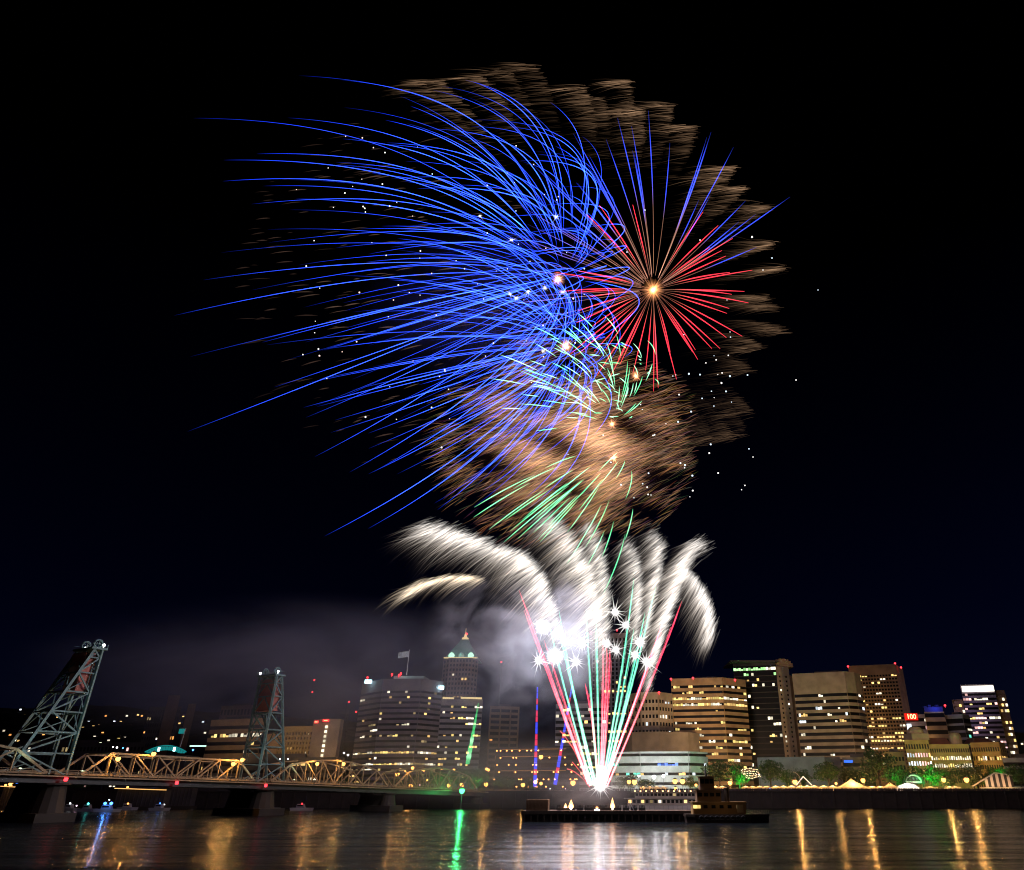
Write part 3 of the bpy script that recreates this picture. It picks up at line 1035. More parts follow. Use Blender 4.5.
# radio mast on the ridge and one lone mast
for px, py0, ys, lab in ((311, 700, (680, 692), "slim radio mast with two red beacons on the ridge behind the hotel"), (498, 720, (662,), "slim dark mast with one red beacon right of the domed tower")):
    base = P(px, py0, 1500 if px < 400 else 700)
    r_ = empty("radio_mast", (base.x, base.y, 60 if px < 400 else LAND), lab, "mast")
    tp = P(px, ys[0], base.y)
    m_ = MB()
    m_.beam((base.x, base.y, 60 if px < 400 else LAND), (base.x, base.y, tp.z), .8)
    m_.build("pole", M_POLE, r_)
    for y_ in ys:
        q_ = P(px, y_, base.y)
        m_ = MB()
        s_ = base.y / 1500 * 1.6
        m_.lathe([(.1, -s_), (s_, -s_ * .6), (s_, s_ * .6), (.1, s_)], 8, (base.x, base.y, q_.z))
        m_.build("beacon", M_RED, r_)

# ------------------------------------------------------------------ lift bridge
T1 = Vector((-160.0, 231.0, 0))
AX = Vector((33.0, 57.0, 0)).normalized()
QX = Vector((AX.y, -AX.x, 0))


def deck_z(s):
    return 11.9 - 1.3 * s / 66 if s < 66 else 10.6 - 3.1 * min(1.3, (s - 66) / 124)


def B3(s, q, z):
    p_ = T1 + AX * s + QX * q
    return Vector((p_.x, p_.y, z))


bridge = empty("lift_bridge", (T1.x, T1.y, 0), "long steel truss lift bridge with two tall towers crossing to the far bank", "bridge")
m_ = MB()
stations = [-90, -45, 0, 33, 66, 100, 130, 160, 190, 230, 275]
for a, c in zip(stations[:-1], stations[1:]):
    za, zc = deck_z(a), deck_z(c)
    q = [B3(a, -8, za - 1.3), B3(a, 8, za - 1.3), B3(c, 8, zc - 1.3), B3(c, -8, zc - 1.3), B3(a, -8, za), B3(a, 8, za), B3(c, 8, zc), B3(c, -8, zc)]
    m_.add(q, [(0, 3, 2, 1), (4, 5, 6, 7), (0, 1, 5, 4), (2, 3, 7, 6)])
m_.build("deck", M_TRUSS, bridge)
spans = [(-88, -4, 9), (5, 63, 8), (70, 128, 8), (132, 188, 8)]
for si, (a, c, n) in enumerate(spans):
    for q_ in (-7.2, 7.2):
        m_ = MB()
        bot, top = [], []
        for k in range(n + 1):
            s = a + (c - a) * k / n
            u_ = k / n
            h = 6.3 if si == 1 else 4.5 + 4.2 * math.sin(math.pi * min(max(u_, .06), .94))
            bot.append(B3(s, q_, deck_z(s) + .3))
            top.append(B3(s, q_, deck_z(s) + h))
        for k in range(n):
            m_.beam(bot[k], bot[k + 1], .5)
            if 0 < k < n - 1: m_.beam(top[k], top[k + 1], .55)
            if k == 0: m_.beam(bot[0], top[1], .6)
            elif k == n - 1: m_.beam(top[n - 1], bot[n], .6)
            else:
                if k < n / 2: m_.beam(top[k], bot[k + 1], .42)
                else: m_.beam(bot[k], top[k + 1], .42)
                mid = (top[k] + bot[k + 1]) / 2 if k < n / 2 else (bot[k] + top[k + 1]) / 2
                m_.beam(mid, (bot[k] + bot[k + 1]) / 2, .3)
        for k in range(1, n):
            m_.beam(bot[k], top[k], .38)
        m_.build("side_truss", M_TRUSS, bridge)
    m_ = MB()
    for k in range(1, n):
        s = a + (c - a) * k / n
        h = 6.3 if si == 1 else 4.5 + 4.2 * math.sin(math.pi * min(max(k / n, .06), .94))
        m_.beam(B3(s, -7.0, deck_z(s) + h), B3(s, 7.0, deck_z(s) + h), .35)
    m_.build("top_bracing", M_TRUSS, bridge)
for q_ in (-9.6, 9.6):
    m_ = MB()
    for a, c in zip(stations[:-1], stations[1:]):
        for h in (.35, .75, 1.15):
            m_.beam(B3(a, q_, deck_z(a) + h), B3(c, q_, deck_z(c) + h), .1)
        for k in range(int((c - a) / 3)):
            s = a + k * 3
            m_.beam(B3(s, q_, deck_z(s) - .3), B3(s, q_, deck_z(s) + 1.2), .12)
        m_.beam(B3(a, q_ * .92, deck_z(a) - .45), B3(c, q_ * .92, deck_z(c) - .45), 1.7, .35)
    m_.build("walkway_railing", M_TRUSS, bridge)
for q_ in (-8.1, 8.1):
    m_ = MB()
    for a, c in zip(stations[:-1], stations[1:]):
        m_.beam(B3(a, q_, deck_z(a) - 1.5), B3(c, q_, deck_z(c) - 1.4), .4, 1.6)
    m_.build("girder", M_POLE, bridge)


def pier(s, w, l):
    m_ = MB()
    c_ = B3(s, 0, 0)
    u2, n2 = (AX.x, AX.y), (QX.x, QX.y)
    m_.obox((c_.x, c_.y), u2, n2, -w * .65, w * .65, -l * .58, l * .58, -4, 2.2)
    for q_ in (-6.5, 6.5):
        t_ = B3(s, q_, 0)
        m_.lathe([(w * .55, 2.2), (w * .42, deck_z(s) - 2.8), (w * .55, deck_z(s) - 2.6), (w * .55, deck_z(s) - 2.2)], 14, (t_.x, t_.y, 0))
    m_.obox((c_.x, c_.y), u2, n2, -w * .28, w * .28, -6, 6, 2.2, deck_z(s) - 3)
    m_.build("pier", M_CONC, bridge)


for s in (-6.5, 0.5, 66, 72): pass
pier(-1, 8, 22)
pier(68.5, 8, 22)
pier(130, 6, 20)
pier(189, 6, 20)
for s in (212, 235, 260):
    m_ = MB()
    for q_ in (-5, 5):
        t_ = B3(s, q_, 0)
        m_.lathe([(.8, LAND), (.8, deck_z(s) - 1.3)], 10, (t_.x, t_.y, 0))
    m_.build("pier", M_CONC, bridge)


def lift_tower(s0, dirn):
    """vertical front legs at s0, inclined back legs reaching away from the lift span"""
    zb, zt = deck_z(s0), 47.0
    tw = MB()
    run = 15.0 if dirn < 0 else 11.5
    lv = [0, .16, .32, .48, .64, .80, .93]

    def fr(t, q): return B3(s0, q, zb + (zt - zb) * t)
    def bk(t, q): return B3(s0 + dirn * (run * (1 - t) + 2.2 * t), q, zb + (zt - zb) * t)
    for q_ in (-4.9, 4.9):
        tw.beam(fr(0, q_), fr(1, q_), .75)
        tw.beam(bk(0, q_), bk(1, q_), .75)
        for i, t in enumerate(lv):
            if t > 0: tw.beam(fr(t, q_), bk(t, q_), .4)
            t2 = lv[i + 1] if i + 1 < len(lv) else 1.0
            if i % 2 == 0: tw.beam(fr(t, q_), bk(t2, q_), .38)
            else: tw.beam(bk(t, q_), fr(t2, q_), .38)
            tm = (t + t2) / 2
            tw.beam(bk(t, q_), (fr(tm, q_) + bk(tm, q_)) / 2, .25)
    for fn in (fr, bk):
        for i, t in enumerate(lv):
            if t < .2: continue
            t2 = lv[i + 1] if i + 1 < len(lv) else 1.0
            tw.beam(fn(t, -4.9), fn(t, 4.9), .4)
            if fn is bk or t > .3:
                tw.beam(fn(t, -4.9), fn(t2, 0), .32)
                tw.beam(fn(t, 4.9), fn(t2, 0), .32)
    t_obj = tw.build("tower", M_STEEL, bridge)
    c_ = B3(s0 + dirn * 1.1, 0, 0)
    u2, n2 = (AX.x, AX.y), (QX.x, QX.y)
    m_ = MB()
    m_.obox((c_.x, c_.y), u2, n2, -2.2, 2.4, -5.6, 5.6, zt, zt + .6)
    for q_ in (-5.4, 5.4):
        m_.beam(B3(s0 - 1.2, q_, zt + 1.6), B3(s0 + 3.4 * dirn, q_, zt + 1.6), .12)
    for k in range(7):
        m_.beam(B3(s0 - dirn * 1.2, -5.4 + 1.8 * k, zt + .6), B3(s0 - dirn * 1.2, -5.4 + 1.8 * k, zt + 1.7), .12)
    m_.build("top_platform", M_STEEL, t_obj)
    for q_ in (-4.8, 4.8):
        m_ = MB()
        cc = B3(s0 + dirn * .9, q_ * .72, zt + 1.9)
        pts = []
        for k in range(21):
            a = 2 * math.pi * k / 20
            pts.append(cc + AX * (1.2 * math.cos(a)) + Vector((0, 0, 1.2 * math.sin(a))))
        m_.tube(pts, .28, 6)
        for k in range(0, 20, 4):
            m_.beam(cc, pts[k], .18)
        m_.beam(cc - QX * .7, cc + QX * .7, .5)
        m_.build("sheave", M_STEEL, t_obj)
    m_ = MB()
    cw = B3(s0 + dirn * 2.0, 0, 0)
    m_.obox((cw.x, cw.y), u2, n2, -1.7 , 1.7, -3.8, 3.8, 34.8, 46.0)
    for z_ in (34.0, 44.5):
        m_.obox((cw.x, cw.y), u2, n2, -1.8, 1.8, -3.95, 3.95, z_ + .7, z_ + 1.2)
    m_.build("counterweight", M_RUST, t_obj)
    for q_ in (-4.2, 4.2):
        m_ = MB()
        m_.beam(B3(s0 + dirn * 1.0, q_, 44), B3(s0 + dirn * 1.0, q_, deck_z(s0) + 7), .22)
        m_.build("lift_cable", M_STEEL, t_obj)
    for q_ in (-5.2, 5.2):
        pl = B3(s0, q_, zt + 1.4)
        m_ = MB()
        m_.lathe([(.08, -.9), (.1, -.3), (.38, -.2), (.38, .3), (.1, .5)], 8, pl)
        m_.build("lamp", M_LAMPW, t_obj)


lift_tower(2, -1)
lift_tower(66, 1)
# tower floodlighting from the roadway
for s, w_ in ((-12, 900), (4, 700), (60, 700), (78, 800)):
    aimed_light("tower_floodlight", B3(s, 10, deck_z(s) + 1.0) - Vector((T1.x, T1.y, 0)), (.6, 1.0, .95), w_ * 2.2, .3, bridge, 165, 130)
for px, py, s in ((72, 775, 0), (171, 782, 33), (260, 780, 66)):
    m_ = MB()
    m_.lathe([(.1, -.5), (.5, -.4), (.5, .4), (.1, .5)], 8, B3(s, 10.2, deck_z(s) - 1.2))
    m_.build("navigation_light", M_RED, bridge)
# ------------------------------------------------------------------ lamps
def head_mesh(matl, r, nm):
    m_ = MB()
    m_.lathe([(r * .35, -r * .9), (r * .85, -r * .4), (r, r * .2), (r * .7, r * .75), (r * .15, r)], 10)
    return m_.mesh(nm, matl)


def street_lamp(px, py, Y, z0, label, colour='sodium', r=.55, watts=900, group="lit lamps along the waterfront", name="street_lamp"):
    hd = P(px, py, Y)
    if hd.z < z0 + 1.5: hd.z = z0 + 1.5
    ro = empty(name, (hd.x, Y, z0), label, "street lamp", group)
    m_ = MB()
    H = hd.z - z0
    m_.lathe([(.32, 0), (.3, .35), (.14, .5), (.09, H - r), (.2, H - r * .92)], 8, (hd.x, Y, z0))
    m_.build("pole", M_POLE, ro)
    m = {'sodium': M_LAMP, 'white': M_LAMPW, 'green': M_GREENL, 'blue': M_BLUEL, 'pink': M_PINKL}[colour]
    link_mesh("lantern", head_mesh(m, r, "lantern"), ro, (0, 0, H))
    m_ = MB()
    m_.lathe([(r * .9, r * .72), (r * .55, r * 1.25), (.05, r * 1.5)], 8, hd)
    m_.build("cap", M_POLE, ro)
    col = {'sodium': SODIUM, 'white': (1, .97, .95), 'green': (.05, 1, .2), 'blue': (.05, .2, 1), 'pink': (1, .6, .8)}[colour]
    if watts: lamp_light("lamp_light", (0, -r * 1.3, H), col, watts, .35, ro)
    return ro


LAMPS = [
    (730, 783, 402, "sodium", .85, 2600, "lit lamp beside the green-lit tree above the tug"),
    (795, 782, 402, "sodium", .9, 2600, "bright orange lamp in front of the pale panelled hall"),
    (836, 783.5, 408, "sodium", .5, 900, "small orange lamp left of the tall peaked tent"),
    (863, 780.5, 402, "sodium", .85, 2600, "orange lamp right of the tall peaked tent by the big dark tree"),
    (943.5, 780, 402, "sodium", .85, 2600, "left one of the two bright lamps right of the white dome tent"),
    (966.5, 780, 402, "sodium", .95, 2600, "right one of the two bright lamps, nearer the striped tent"),
    (972.5, 777, 420, "sodium", .4, 500, "small pale lamp just above the bright lamp left of the striped tent"),
    (629, 782, 408, "sodium", .75, 1500, "left lamp of the orange pair beside the firework base"),
    (634.5, 782, 406, "sodium", .95, 1800, "right lamp of the orange pair beside the firework base"),
    (675, 781.5, 408, "sodium", .9, 1500, "left lamp of the orange pair above the excursion boat"),
    (682.5, 781.5, 408, "sodium", .95, 1500, "right lamp of the orange pair above the excursion boat"),
    (696, 785, 404, "sodium", .5, 600, "small warm lamp beside the dark tug's mast"),
    (675.5, 788.5, 402, "sodium", .6, 500, "low warm lamp between the excursion boat roof and crowd"),
    (639, 776, 430, "white", .5, 900, "faintest of the three white lamps in front of the white terraced building"),
    (654, 777, 430, "white", .8, 1500, "brightest of the three white lamps in front of the white terraced building"),
    (663.5, 776, 430, "white", .65, 1300, "rightmost of the three white lamps in front of the white terraced building"),
    (573, 783, 404, "sodium", .95, 1200, "orange lamp over the barge flames left of the white burst"),
    (523, 785, 404, "sodium", .75, 900, "orange lamp above the barge's left end"),
    (535.5, 782, 404, "sodium", .75, 900, "orange lamp at the foot of the upright blue comet"),
    (541, 783.5, 404, "sodium", .6, 600, "smaller orange lamp just right of the upright blue comet"),
    (541, 757, 448, "sodium", .9, 900, "tall orange lamp in front of the parking garage"),
    (486, 784.5, 404, "sodium", .75, 900, "orange lamp right of the green floodlight, in mist"),
    (488.5, 770, 430, "sodium", .55, 700, "tall orange lamp in mist right of the green trees"),
    (462, 785, 404, "sodium", .8, 1200, "orange lamp directly above the green floodlight"),
    (449, 785.5, 404, "sodium", .75, 1000, "orange lamp left of the green floodlight"),
    (454, 770, 430, "sodium", .55, 700, "tall lamp above the green-lit trees, right of its twin"),
    (442, 769, 430, "sodium", .55, 700, "tall lamp above the green-lit trees, left of its twin"),
    (424, 769.5, 432, "sodium", .75, 900, "tall orange lamp below the mauve office block's right half"),
    (411, 786, 402, "sodium", .85, 1500, "low bright orange lamp near the bridge's far abutment"),
    (405.5, 770.5, 436, "sodium", .5, 500, "dim tall lamp between two bright ones below the mauve office"),
    (397.5, 774, 430, "sodium", .85, 1000, "flattened bright lamp just right of the bridge ramp lamp"),
    (427, 780, 412, "sodium", .4, 300, "weak lamp on the bank below the mauve office"),
    (640, 771, 470, "sodium", .3, 0, "tiny lamp on a pole over the terraced building"),
    (11, 784, 372, "sodium", .7, 900, "orange lamp under the bridge at the left frame edge"),
]
for px, py, Y, colr, r, w_, lab in LAMPS:
    zb = LAND if Y >= SHORE + 1 else -2.0
    street_lamp(px, py, Y, zb, lab, colr, r * 1.35, w_ * 1.4)
for s, py, lab in ((-42, 757, "orange lamp on the bridge left of the near tower"), (13, 759, "orange lamp on the lift span just right of the near tower"), (24, 754, "orange lamp on top of the lift span truss"),
                   (52, 764, "orange lamp on the lift span, lower one by the far tower"), (55.5, 760, "orange lamp on the lift span, upper one by the far tower"), (88, 764, "orange lamp on the far span in front of the hotel balconies"),
                   (101, 764, "orange lamp on the far span in front of the hotel's blank tower"), (140, 768, "orange lamp near the far end of the last truss span"), (192, 769, "brightest orange lamp at the bridge's far landing")):
    c_ = B3(s, 9.2, deck_z(s))
    d = c_.y * CP + (c_.z + 6 - CAM_Z) * SP
    px = PX + F * c_.x / d
    street_lamp(px, py, c_.y, deck_z(s) - .2, lab, "sodium", .7, 2600, "lamps on the bridge")
# green floodlight at the water's edge
fl = street_lamp(462, 791, 366.0, 0.0, "bright green floodlight at the river's edge", "green", 1.2, 7000, None, "floodlight")
fl["category"] = "floodlight"
for px, py, z_ in ((447, 786, 9), (470, 786, 9)):
    pass
gl = [(742, 780, 420, 4500, "green floodlight under the rounded tree above the tug"), (896, 782, 414, 7000, "green floodlight under the tree left of the white dome tent"), (933, 781, 412, 5000, "green floodlight under the tree right of the white dome tent"),
      (1001, 780, 431, 6000, "green floodlight behind the striped tent"), (606, 768, 440, 900, "small green light right of the firework base"), (441, 786, 403, 1600, "green floodlight under the left misty tree"),
      (474, 786, 403, 1600, "green floodlight under the right misty tree"), (775, 780.5, 425, 900, "small green lamp right of the dark tree near the string lights")]
for px, py, Y, w_, lab in gl:
    p_ = at(px, Y, LAND)
    ro = empty("floodlight", p_, lab, "floodlight", "green floodlights under trees")
    m_ = MB()
    m_.obox((p_.x, p_.y), (1, 0), (0, 1), -.35, .35, -.25, .25, LAND, LAND + .5)
    m_.build("housing", M_BLACK, ro)
    m_ = MB()
    m_.obox((p_.x, p_.y), (1, 0), (0, 1), -.28, .28, -.2, .2, LAND + .5, LAND + .62)
    m_.build("glass", M_GREENL, ro)
    aimed_light("green_light", (0, -1.0, 1.6), (.04, 1, .12), w_ * 6.0, .4, ro, 130)

# ------------------------------------------------------------------ trees
def crown_mesh(seed, n=2300):
    R = np.random.default_rng(seed)
    cl = R.normal(size=(34, 3))
    cl /= np.linalg.norm(cl, axis=1)[:, None]
    cl *= (R.uniform(.25, .95, (34, 1))) * np.array([[.5, .5, .46]])
    v, f = [], []
    for i in range(n):
        c_ = cl[R.integers(34)]
        d = R.normal(size=3)
        d /= np.linalg.norm(d)
        p_ = c_ + d * (R.uniform(.4, 1) ** .5) * .155
        a, b_ = R.normal(size=3), R.normal(size=3)
        a /= np.linalg.norm(a)
        b_ -= a * b_.dot(a)
        b_ /= np.linalg.norm(b_)
        s_ = R.uniform(.018, .040)
        k = len(v)
        v += [tuple(p_ - a * s_), tuple(p_ + b_ * s_ * .6), tuple(p_ + a * s_), tuple(p_ - b_ * s_ * .6)]
        f.append((k, k + 1, k + 2, k + 3))
    me = bpy.data.meshes.new("crown")
    me.from_pydata(v, [], f)
    me.materials.append(M_LEAF)
    return me


CROWNS = [crown_mesh(s) for s in (1, 2, 3, 4)]


def trunk_mesh(seed):
    R = random.Random(seed)
    m_ = MB()
    m_.tube([(0, 0, -.02), (.005, 0, .25), (-.01, .01, .5), (0, 0, .72)], [.035, .026, .02, .008], 7)
    for k in range(6):
        a = R.uniform(0, 6.28)
        z_ = R.uniform(.25, .5)
        m_.tube([(0, 0, z_), (.14 * math.cos(a), .14 * math.sin(a), z_ + .14), (.28 * math.cos(a), .28 * math.sin(a), z_ + .3)], [.014, .009, .003], 5)
    return m_.mesh("trunk", M_BARK)


TRUNKS = [trunk_mesh(s) for s in (1, 2)]


def tree(px, ptop, Y, width, label, z0=LAND, group="trees in the waterfront park"):
    tp = P(px, ptop, Y)
    H = tp.z - z0
    b0 = at(px, Y, z0)
    x_ = P(px, (ptop + 790) / 2, Y).x
    ro = empty("park_tree", (x_, Y, z0), label, "tree", group, rnd.uniform(0, 6.28))
    wm = width * Y / 800.0
    i = rnd.randrange(4)
    c_ = link_mesh("crown", CROWNS[i], ro, (0, 0, H * .60))
    c_.scale = (wm, wm, H * .86)
    t_ = link_mesh("trunk", TRUNKS[i % 2], ro, (0, 0, 0))
    t_.scale = (H * .9, H * .9, H)


for a in [(719, 757, 418, 34, "large rounded tree right behind the tug's mast"), (739, 763, 428, 22, "green-lit tree right of the large rounded one"), (770, 757, 415, 28, "dark leafy tree between string lights and pale hall"),
          (787, 768, 440, 18, "small tree half hidden at the pale hall's left"), (803, 767, 440, 20, "yellow-green lit small tree before the pale hall"), (828, 759, 415, 27, "dark round tree at the pale hall's right corner"),
          (849, 765, 425, 24, "dark broad tree below the blue sign"), (878, 747, 416, 38, "biggest dark tree, in front of the brown grid tower"), (899, 764, 424, 22, "green-lit tree directly left of the white dome"),
          (914, 765, 430, 22, "green-lit tree directly behind the white dome"), (932, 762, 420, 24, "dim tree just right of the white dome"), (950, 766, 418, 26, "orange-lit tree between the two bright lamps"),
          (972, 761, 422, 28, "broad tree left of the striped tent"), (990, 766, 432, 22, "tree rising behind the striped tent's peak"), (1019, 762, 404, 30, "dark tree at the right frame edge"),
          (1004, 766, 440, 20, "green-lit shrub-like tree behind the striped tent's right end"), (861, 768, 432, 20, "tree behind the orange lamp by the biggest dark tree"),
          (628, 774, 418, 26, "small green tree behind the orange lamp pair at firework base"), (690, 776, 416, 18, "low tree left of the tug's mast"), (645, 778, 425, 20, "low tree under the white lamps"),
          (440, 769, 412, 22, "misty green-lit tree left of the green floodlight"), (458, 768, 416, 26, "misty green-lit tree above the green floodlight"), (476, 767, 414, 26, "misty green-lit tree right of the green floodlight"),
          (414, 774, 425, 22, "dim tree left of the misty green ones"), (395, 776, 440, 22, "dim tree under the mauve office block"), (505, 775, 425, 24, "dim misty tree before the garage's left end"),
          (529, 777, 425, 20, "dim tree before the garage's middle"), (30, 778, 420, 34, "dark tree beyond the bridge's near tower base"), (75, 780, 425, 30, "dark tree under the lift span's left half"),
          (300, 779, 412, 30, "dark tree under the far span before the hotel"), (340, 778, 414, 30, "dark tree under the far span's right end"), (255, 780, 414, 28, "dark tree behind the far tower pier")]:
    tree(*a)

# ------------------------------------------------------------------ tents, stage, string lights
def peaked_tent(px0, px1, pbase, ptop, Y, label, peaks=1, m=M_CANVAS, watts=700, wall=2.2, cat="tent", name="festival_tent"):
    A, Bp = at(px0, Y, LAND), at(px1, Y, LAND)
    zt = P((px0 + px1) / 2, ptop, Y + 3).z
    ro = empty(name, ((A.x + Bp.x) / 2, Y, LAND), label, cat, "tents on the waterfront")
    L = Bp.x - A.x
    n = max(1, peaks)
    r_ = MB()
    for k in range(n):
        x0, x1 = A.x + L * k / n + .02, A.x + L * (k + 1) / n - .02
        xc, yc = (x0 + x1) / 2, Y + 4
        prev = [(x0, Y), (x1, Y), (x1, Y + 8), (x0, Y + 8)]
        pz = LAND + wall
        for t in (.3, .6, .85, 1.0):
            sc = (1 - t) ** 1.35 + .02
            cur = [(xc + (px_ - xc) * sc, yc + (py_ - yc) * sc) for px_, py_ in [(x0, Y), (x1, Y), (x1, Y + 8), (x0, Y + 8)]]
            nz = LAND + wall + (zt - LAND - wall) * t
            r_.add([(a_[0], a_[1], pz) for a_ in prev] + [(a_[0], a_[1], nz) for a_ in cur], [(i, (i + 1) % 4, 4 + (i + 1) % 4, 4 + i) for i in range(4)])
            prev, pz = cur, nz
        r_.obox((0, 0), (1, 0), (0, 1), x0, x1, Y - .06, Y - .01, LAND + wall - .5, LAND + wall)
    r_.build("roof", m, ro)
    for k in range(n + 1):
        for yy in (Y + .1, Y + 7.9):
            m_ = MB()
            xx = min(max(A.x + L * k / n, A.x + .1), Bp.x - .1)
            m_.box(xx - .07, xx + .07, yy - .07, yy + .07, LAND, LAND + wall)
            m_.build("pole", M_POLE, ro)
    m_ = MB()
    m_.box(A.x + .2, Bp.x - .2, Y + 7.4, Y + 7.6, LAND, LAND + wall - .1)
    m_.build("back_curtain", m, ro)
    if watts:
        for k in range(n):
            lamp_light("tent_light", (-L / 2 + L * (k + .5) / n, 3.5, 1.7), (1.0, .50, .14), watts * 4.0 / n ** .5, .3, ro)
    return ro


peaked_tent(842, 869, 788, 778.5, 404, "tallest single-peaked orange-glowing tent right of the small lamp", 1, watts=1500)
peaked_tent(800, 820, 789, 785, 404, "long low orange-lit tent before the dark round tree", 3, watts=800)
peaked_tent(822, 840, 789, 785.5, 405, "low orange-lit tent touching the tall peaked tent", 2, watts=800)
peaked_tent(774, 798, 789, 785.5, 405, "low glowing tent under the bright lamp by the pale hall", 3, watts=900)
peaked_tent(744, 772, 789, 785.8, 405, "pale wide tent row below the string lights", 4, watts=700)
peaked_tent(700, 727, 789, 785.6, 406, "bright tent row left of the lamp by the green-lit tree", 4, watts=800)
peaked_tent(871, 888, 789, 786, 404, "orange tent with low roof right of the bright lamp", 2, watts=900)
peaked_tent(889, 899, 789, 782, 407, "small pointed beige tent left of the white dome", 1, watts=300)
peaked_tent(929, 939, 789, 786.5, 404, "small orange pagoda tent right of the white dome", 1, watts=600)
peaked_tent(951, 962, 789, 786.2, 404, "small bluish white tent between the two bright lamps", 2, M_CANVAS2, 300)
peaked_tent(640, 668, 790, 786.5, 405, "low bright tents behind the excursion boat roof", 4, watts=500)

# white dome tent and the black arch sign behind it
p_ = at(914, 404, LAND)
ro = empty("dome_tent", p_, "white dome tent glowing on the waterfront", "tent", "tents on the waterfront")
zt = P(914, 783.3, 406).z
m_ = MB()
prof = []
for k in range(9):
    a = math.pi / 2 * k / 8
    prof.append((6.4 * math.cos(a) + .02, (zt - LAND) * math.sin(a)))
m_.lathe(prof, 28, (p_.x, 411, LAND))
m_.build("shell", M_CANVAS2, ro, True)
m_ = MB()
for k in range(7):
    a = math.pi * (k + .5) / 7 + math.pi
    m_.tube([(p_.x + 6.45 * math.cos(b_2) * math.cos(a), 411 + 6.45 * math.cos(b_2) * math.sin(a), LAND + (zt - LAND + .06) * math.sin(b_2)) for b_2 in [i * .19 for i in range(9)]], .06, 4)
m_.build("seam_rope", M_POLE, ro)
lamp_light("tent_light", (0, 7, 2.0), (1, .85, .7), 5200, .4, ro)
p_ = at(915.5, 421, LAND)
ro = empty("arch_sign", p_, "black half-round sign with pale inner arch above the white dome", "sign")
zb2 = P(915, 784, 421).z
m_ = MB()
pts_o = [(6.0 * math.cos(math.pi * k / 16), 5.2 * math.sin(math.pi * k / 16)) for k in range(17)]
q = [(p_.x + a, 421, zb2 + c) for a, c in pts_o] + [(p_.x + a, 422.2, zb2 + c) for a, c in pts_o]
m_.add(q, [tuple(range(17)), tuple(range(33, 16, -1))] + [(i, (i + 1) % 17, 17 + (i + 1) % 17, 17 + i) for i in range(17)])
m_.build("board", M_BLACK, ro)
m_ = MB()
m_.tube([(p_.x + 4.0 * math.cos(math.pi * k / 16), 420.8, zb2 + .9 + 3.3 * math.sin(math.pi * k / 16)) for k in range(17)], .42, 6)
m_.beam((p_.x - 4.0, 420.8, zb2 + .9), (p_.x + 4.0, 420.8, zb2 + .9), .8)
m_.build("pale_arch", mat("pale_violet_sign", (.6, .5, .55)), ro)
m_ = MB()
for dx in (-1.8, 0, 1.8): m_.box(p_.x + dx - .5, p_.x + dx + .5, 420.6, 420.95, zb2 + 1.9, zb2 + 3.1)
m_.build("emblem", mat("dark_violet_mark", (.12, .1, .16)), ro)
for dx in (-5, 5):
    m_ = MB()
    m_.box(p_.x + dx - .2, p_.x + dx + .2, 421.3, 421.8, LAND, zb2 + .5)
    m_.build("post", M_BLACK, ro)
aimed_light("sign_light", (0, -5, zb2 - LAND + 1), (1, .85, .8), 900, .3, ro)

# striped tent: lean-to roof and vertical black and white stripes
A, Bp, Cc = P(976, 789, 403), P(995, 773, 403), P(1012, 775.5, 403)
ro = empty("striped_tent", ((A.x + Cc.x) / 2, 403, LAND), "black and white striped tent with a sloping white roof edge", "tent", "tents on the waterfront")
ns = 10
wh, bl = MB(), MB()
xs = [Bp.x - 6.0 + (Cc.x - Bp.x + 6.0) * k / ns for k in range(ns + 1)]


def roofz(x):
    if x < Bp.x: return LAND + 3.0 + (Bp.z - LAND - 3.0) * (x - A.x) / (Bp.x - A.x)
    return Bp.z + (Cc.z - Bp.z) * (x - Bp.x) / (Cc.x - Bp.x)


for k in range(ns):
    t_ = wh if k % 2 == 0 else bl
    x0, x1 = xs[k], xs[k + 1]
    t_.add([(x0, 403, LAND + 2.4), (x1, 403, LAND + 2.4), (x1, 403, roofz(x1) - .1), (x0, 403, roofz(x0) - .1), (x0, 403.3, LAND + 2.4), (x1, 403.3, LAND + 2.4), (x1, 403.3, roofz(x1) - .1), (x0, 403.3, roofz(x0) - .1)],
           [(0, 1, 2, 3), (5, 4, 7, 6), (0, 4, 5, 1), (3, 2, 6, 7), (1, 5, 6, 2), (4, 0, 3, 7)])
wh.build("pale_stripe_panel", mat("pale_stripe_cloth", (.55, .45, .38)), ro)
bl.build("black_stripe_panel", M_BLACK, ro)
m_ = MB()
for (xa, za), (xb_, zb_) in (((A.x - 1, LAND + 2.6), (Bp.x, Bp.z)), ((Bp.x, Bp.z), (Cc.x, Cc.z))):
    m_.add([(xa, 402.6, za), (xb_, 402.6, zb_), (xb_, 404.6, zb_), (xa, 404.6, za), (xa, 402.6, za + .3), (xb_, 402.6, zb_ + .3), (xb_, 404.6, zb_ + .3), (xa, 404.6, za + .3)],
           [(0, 3, 2, 1), (4, 5, 6, 7), (0, 1, 5, 4), (1, 2, 6, 5), (2, 3, 7, 6), (3, 0, 4, 7)])
m_.build("roof", M_CANVAS2, ro)
m_ = MB()
m_.box(A.x + 2, 1.0 * at(1040, 402, LAND).x, 402.3, 402.6, LAND + 1.2, LAND + 2.3)
m_.build("counter_front", M_CANVAS, ro)
aimed_light("tent_light", (-3, -5.5, 2.6), (1, .65, .35), 2200, .4, ro)
aimed_light("tent_light", (6, -5.5, 2.6), (1, .6, .3), 2000, .4, ro)

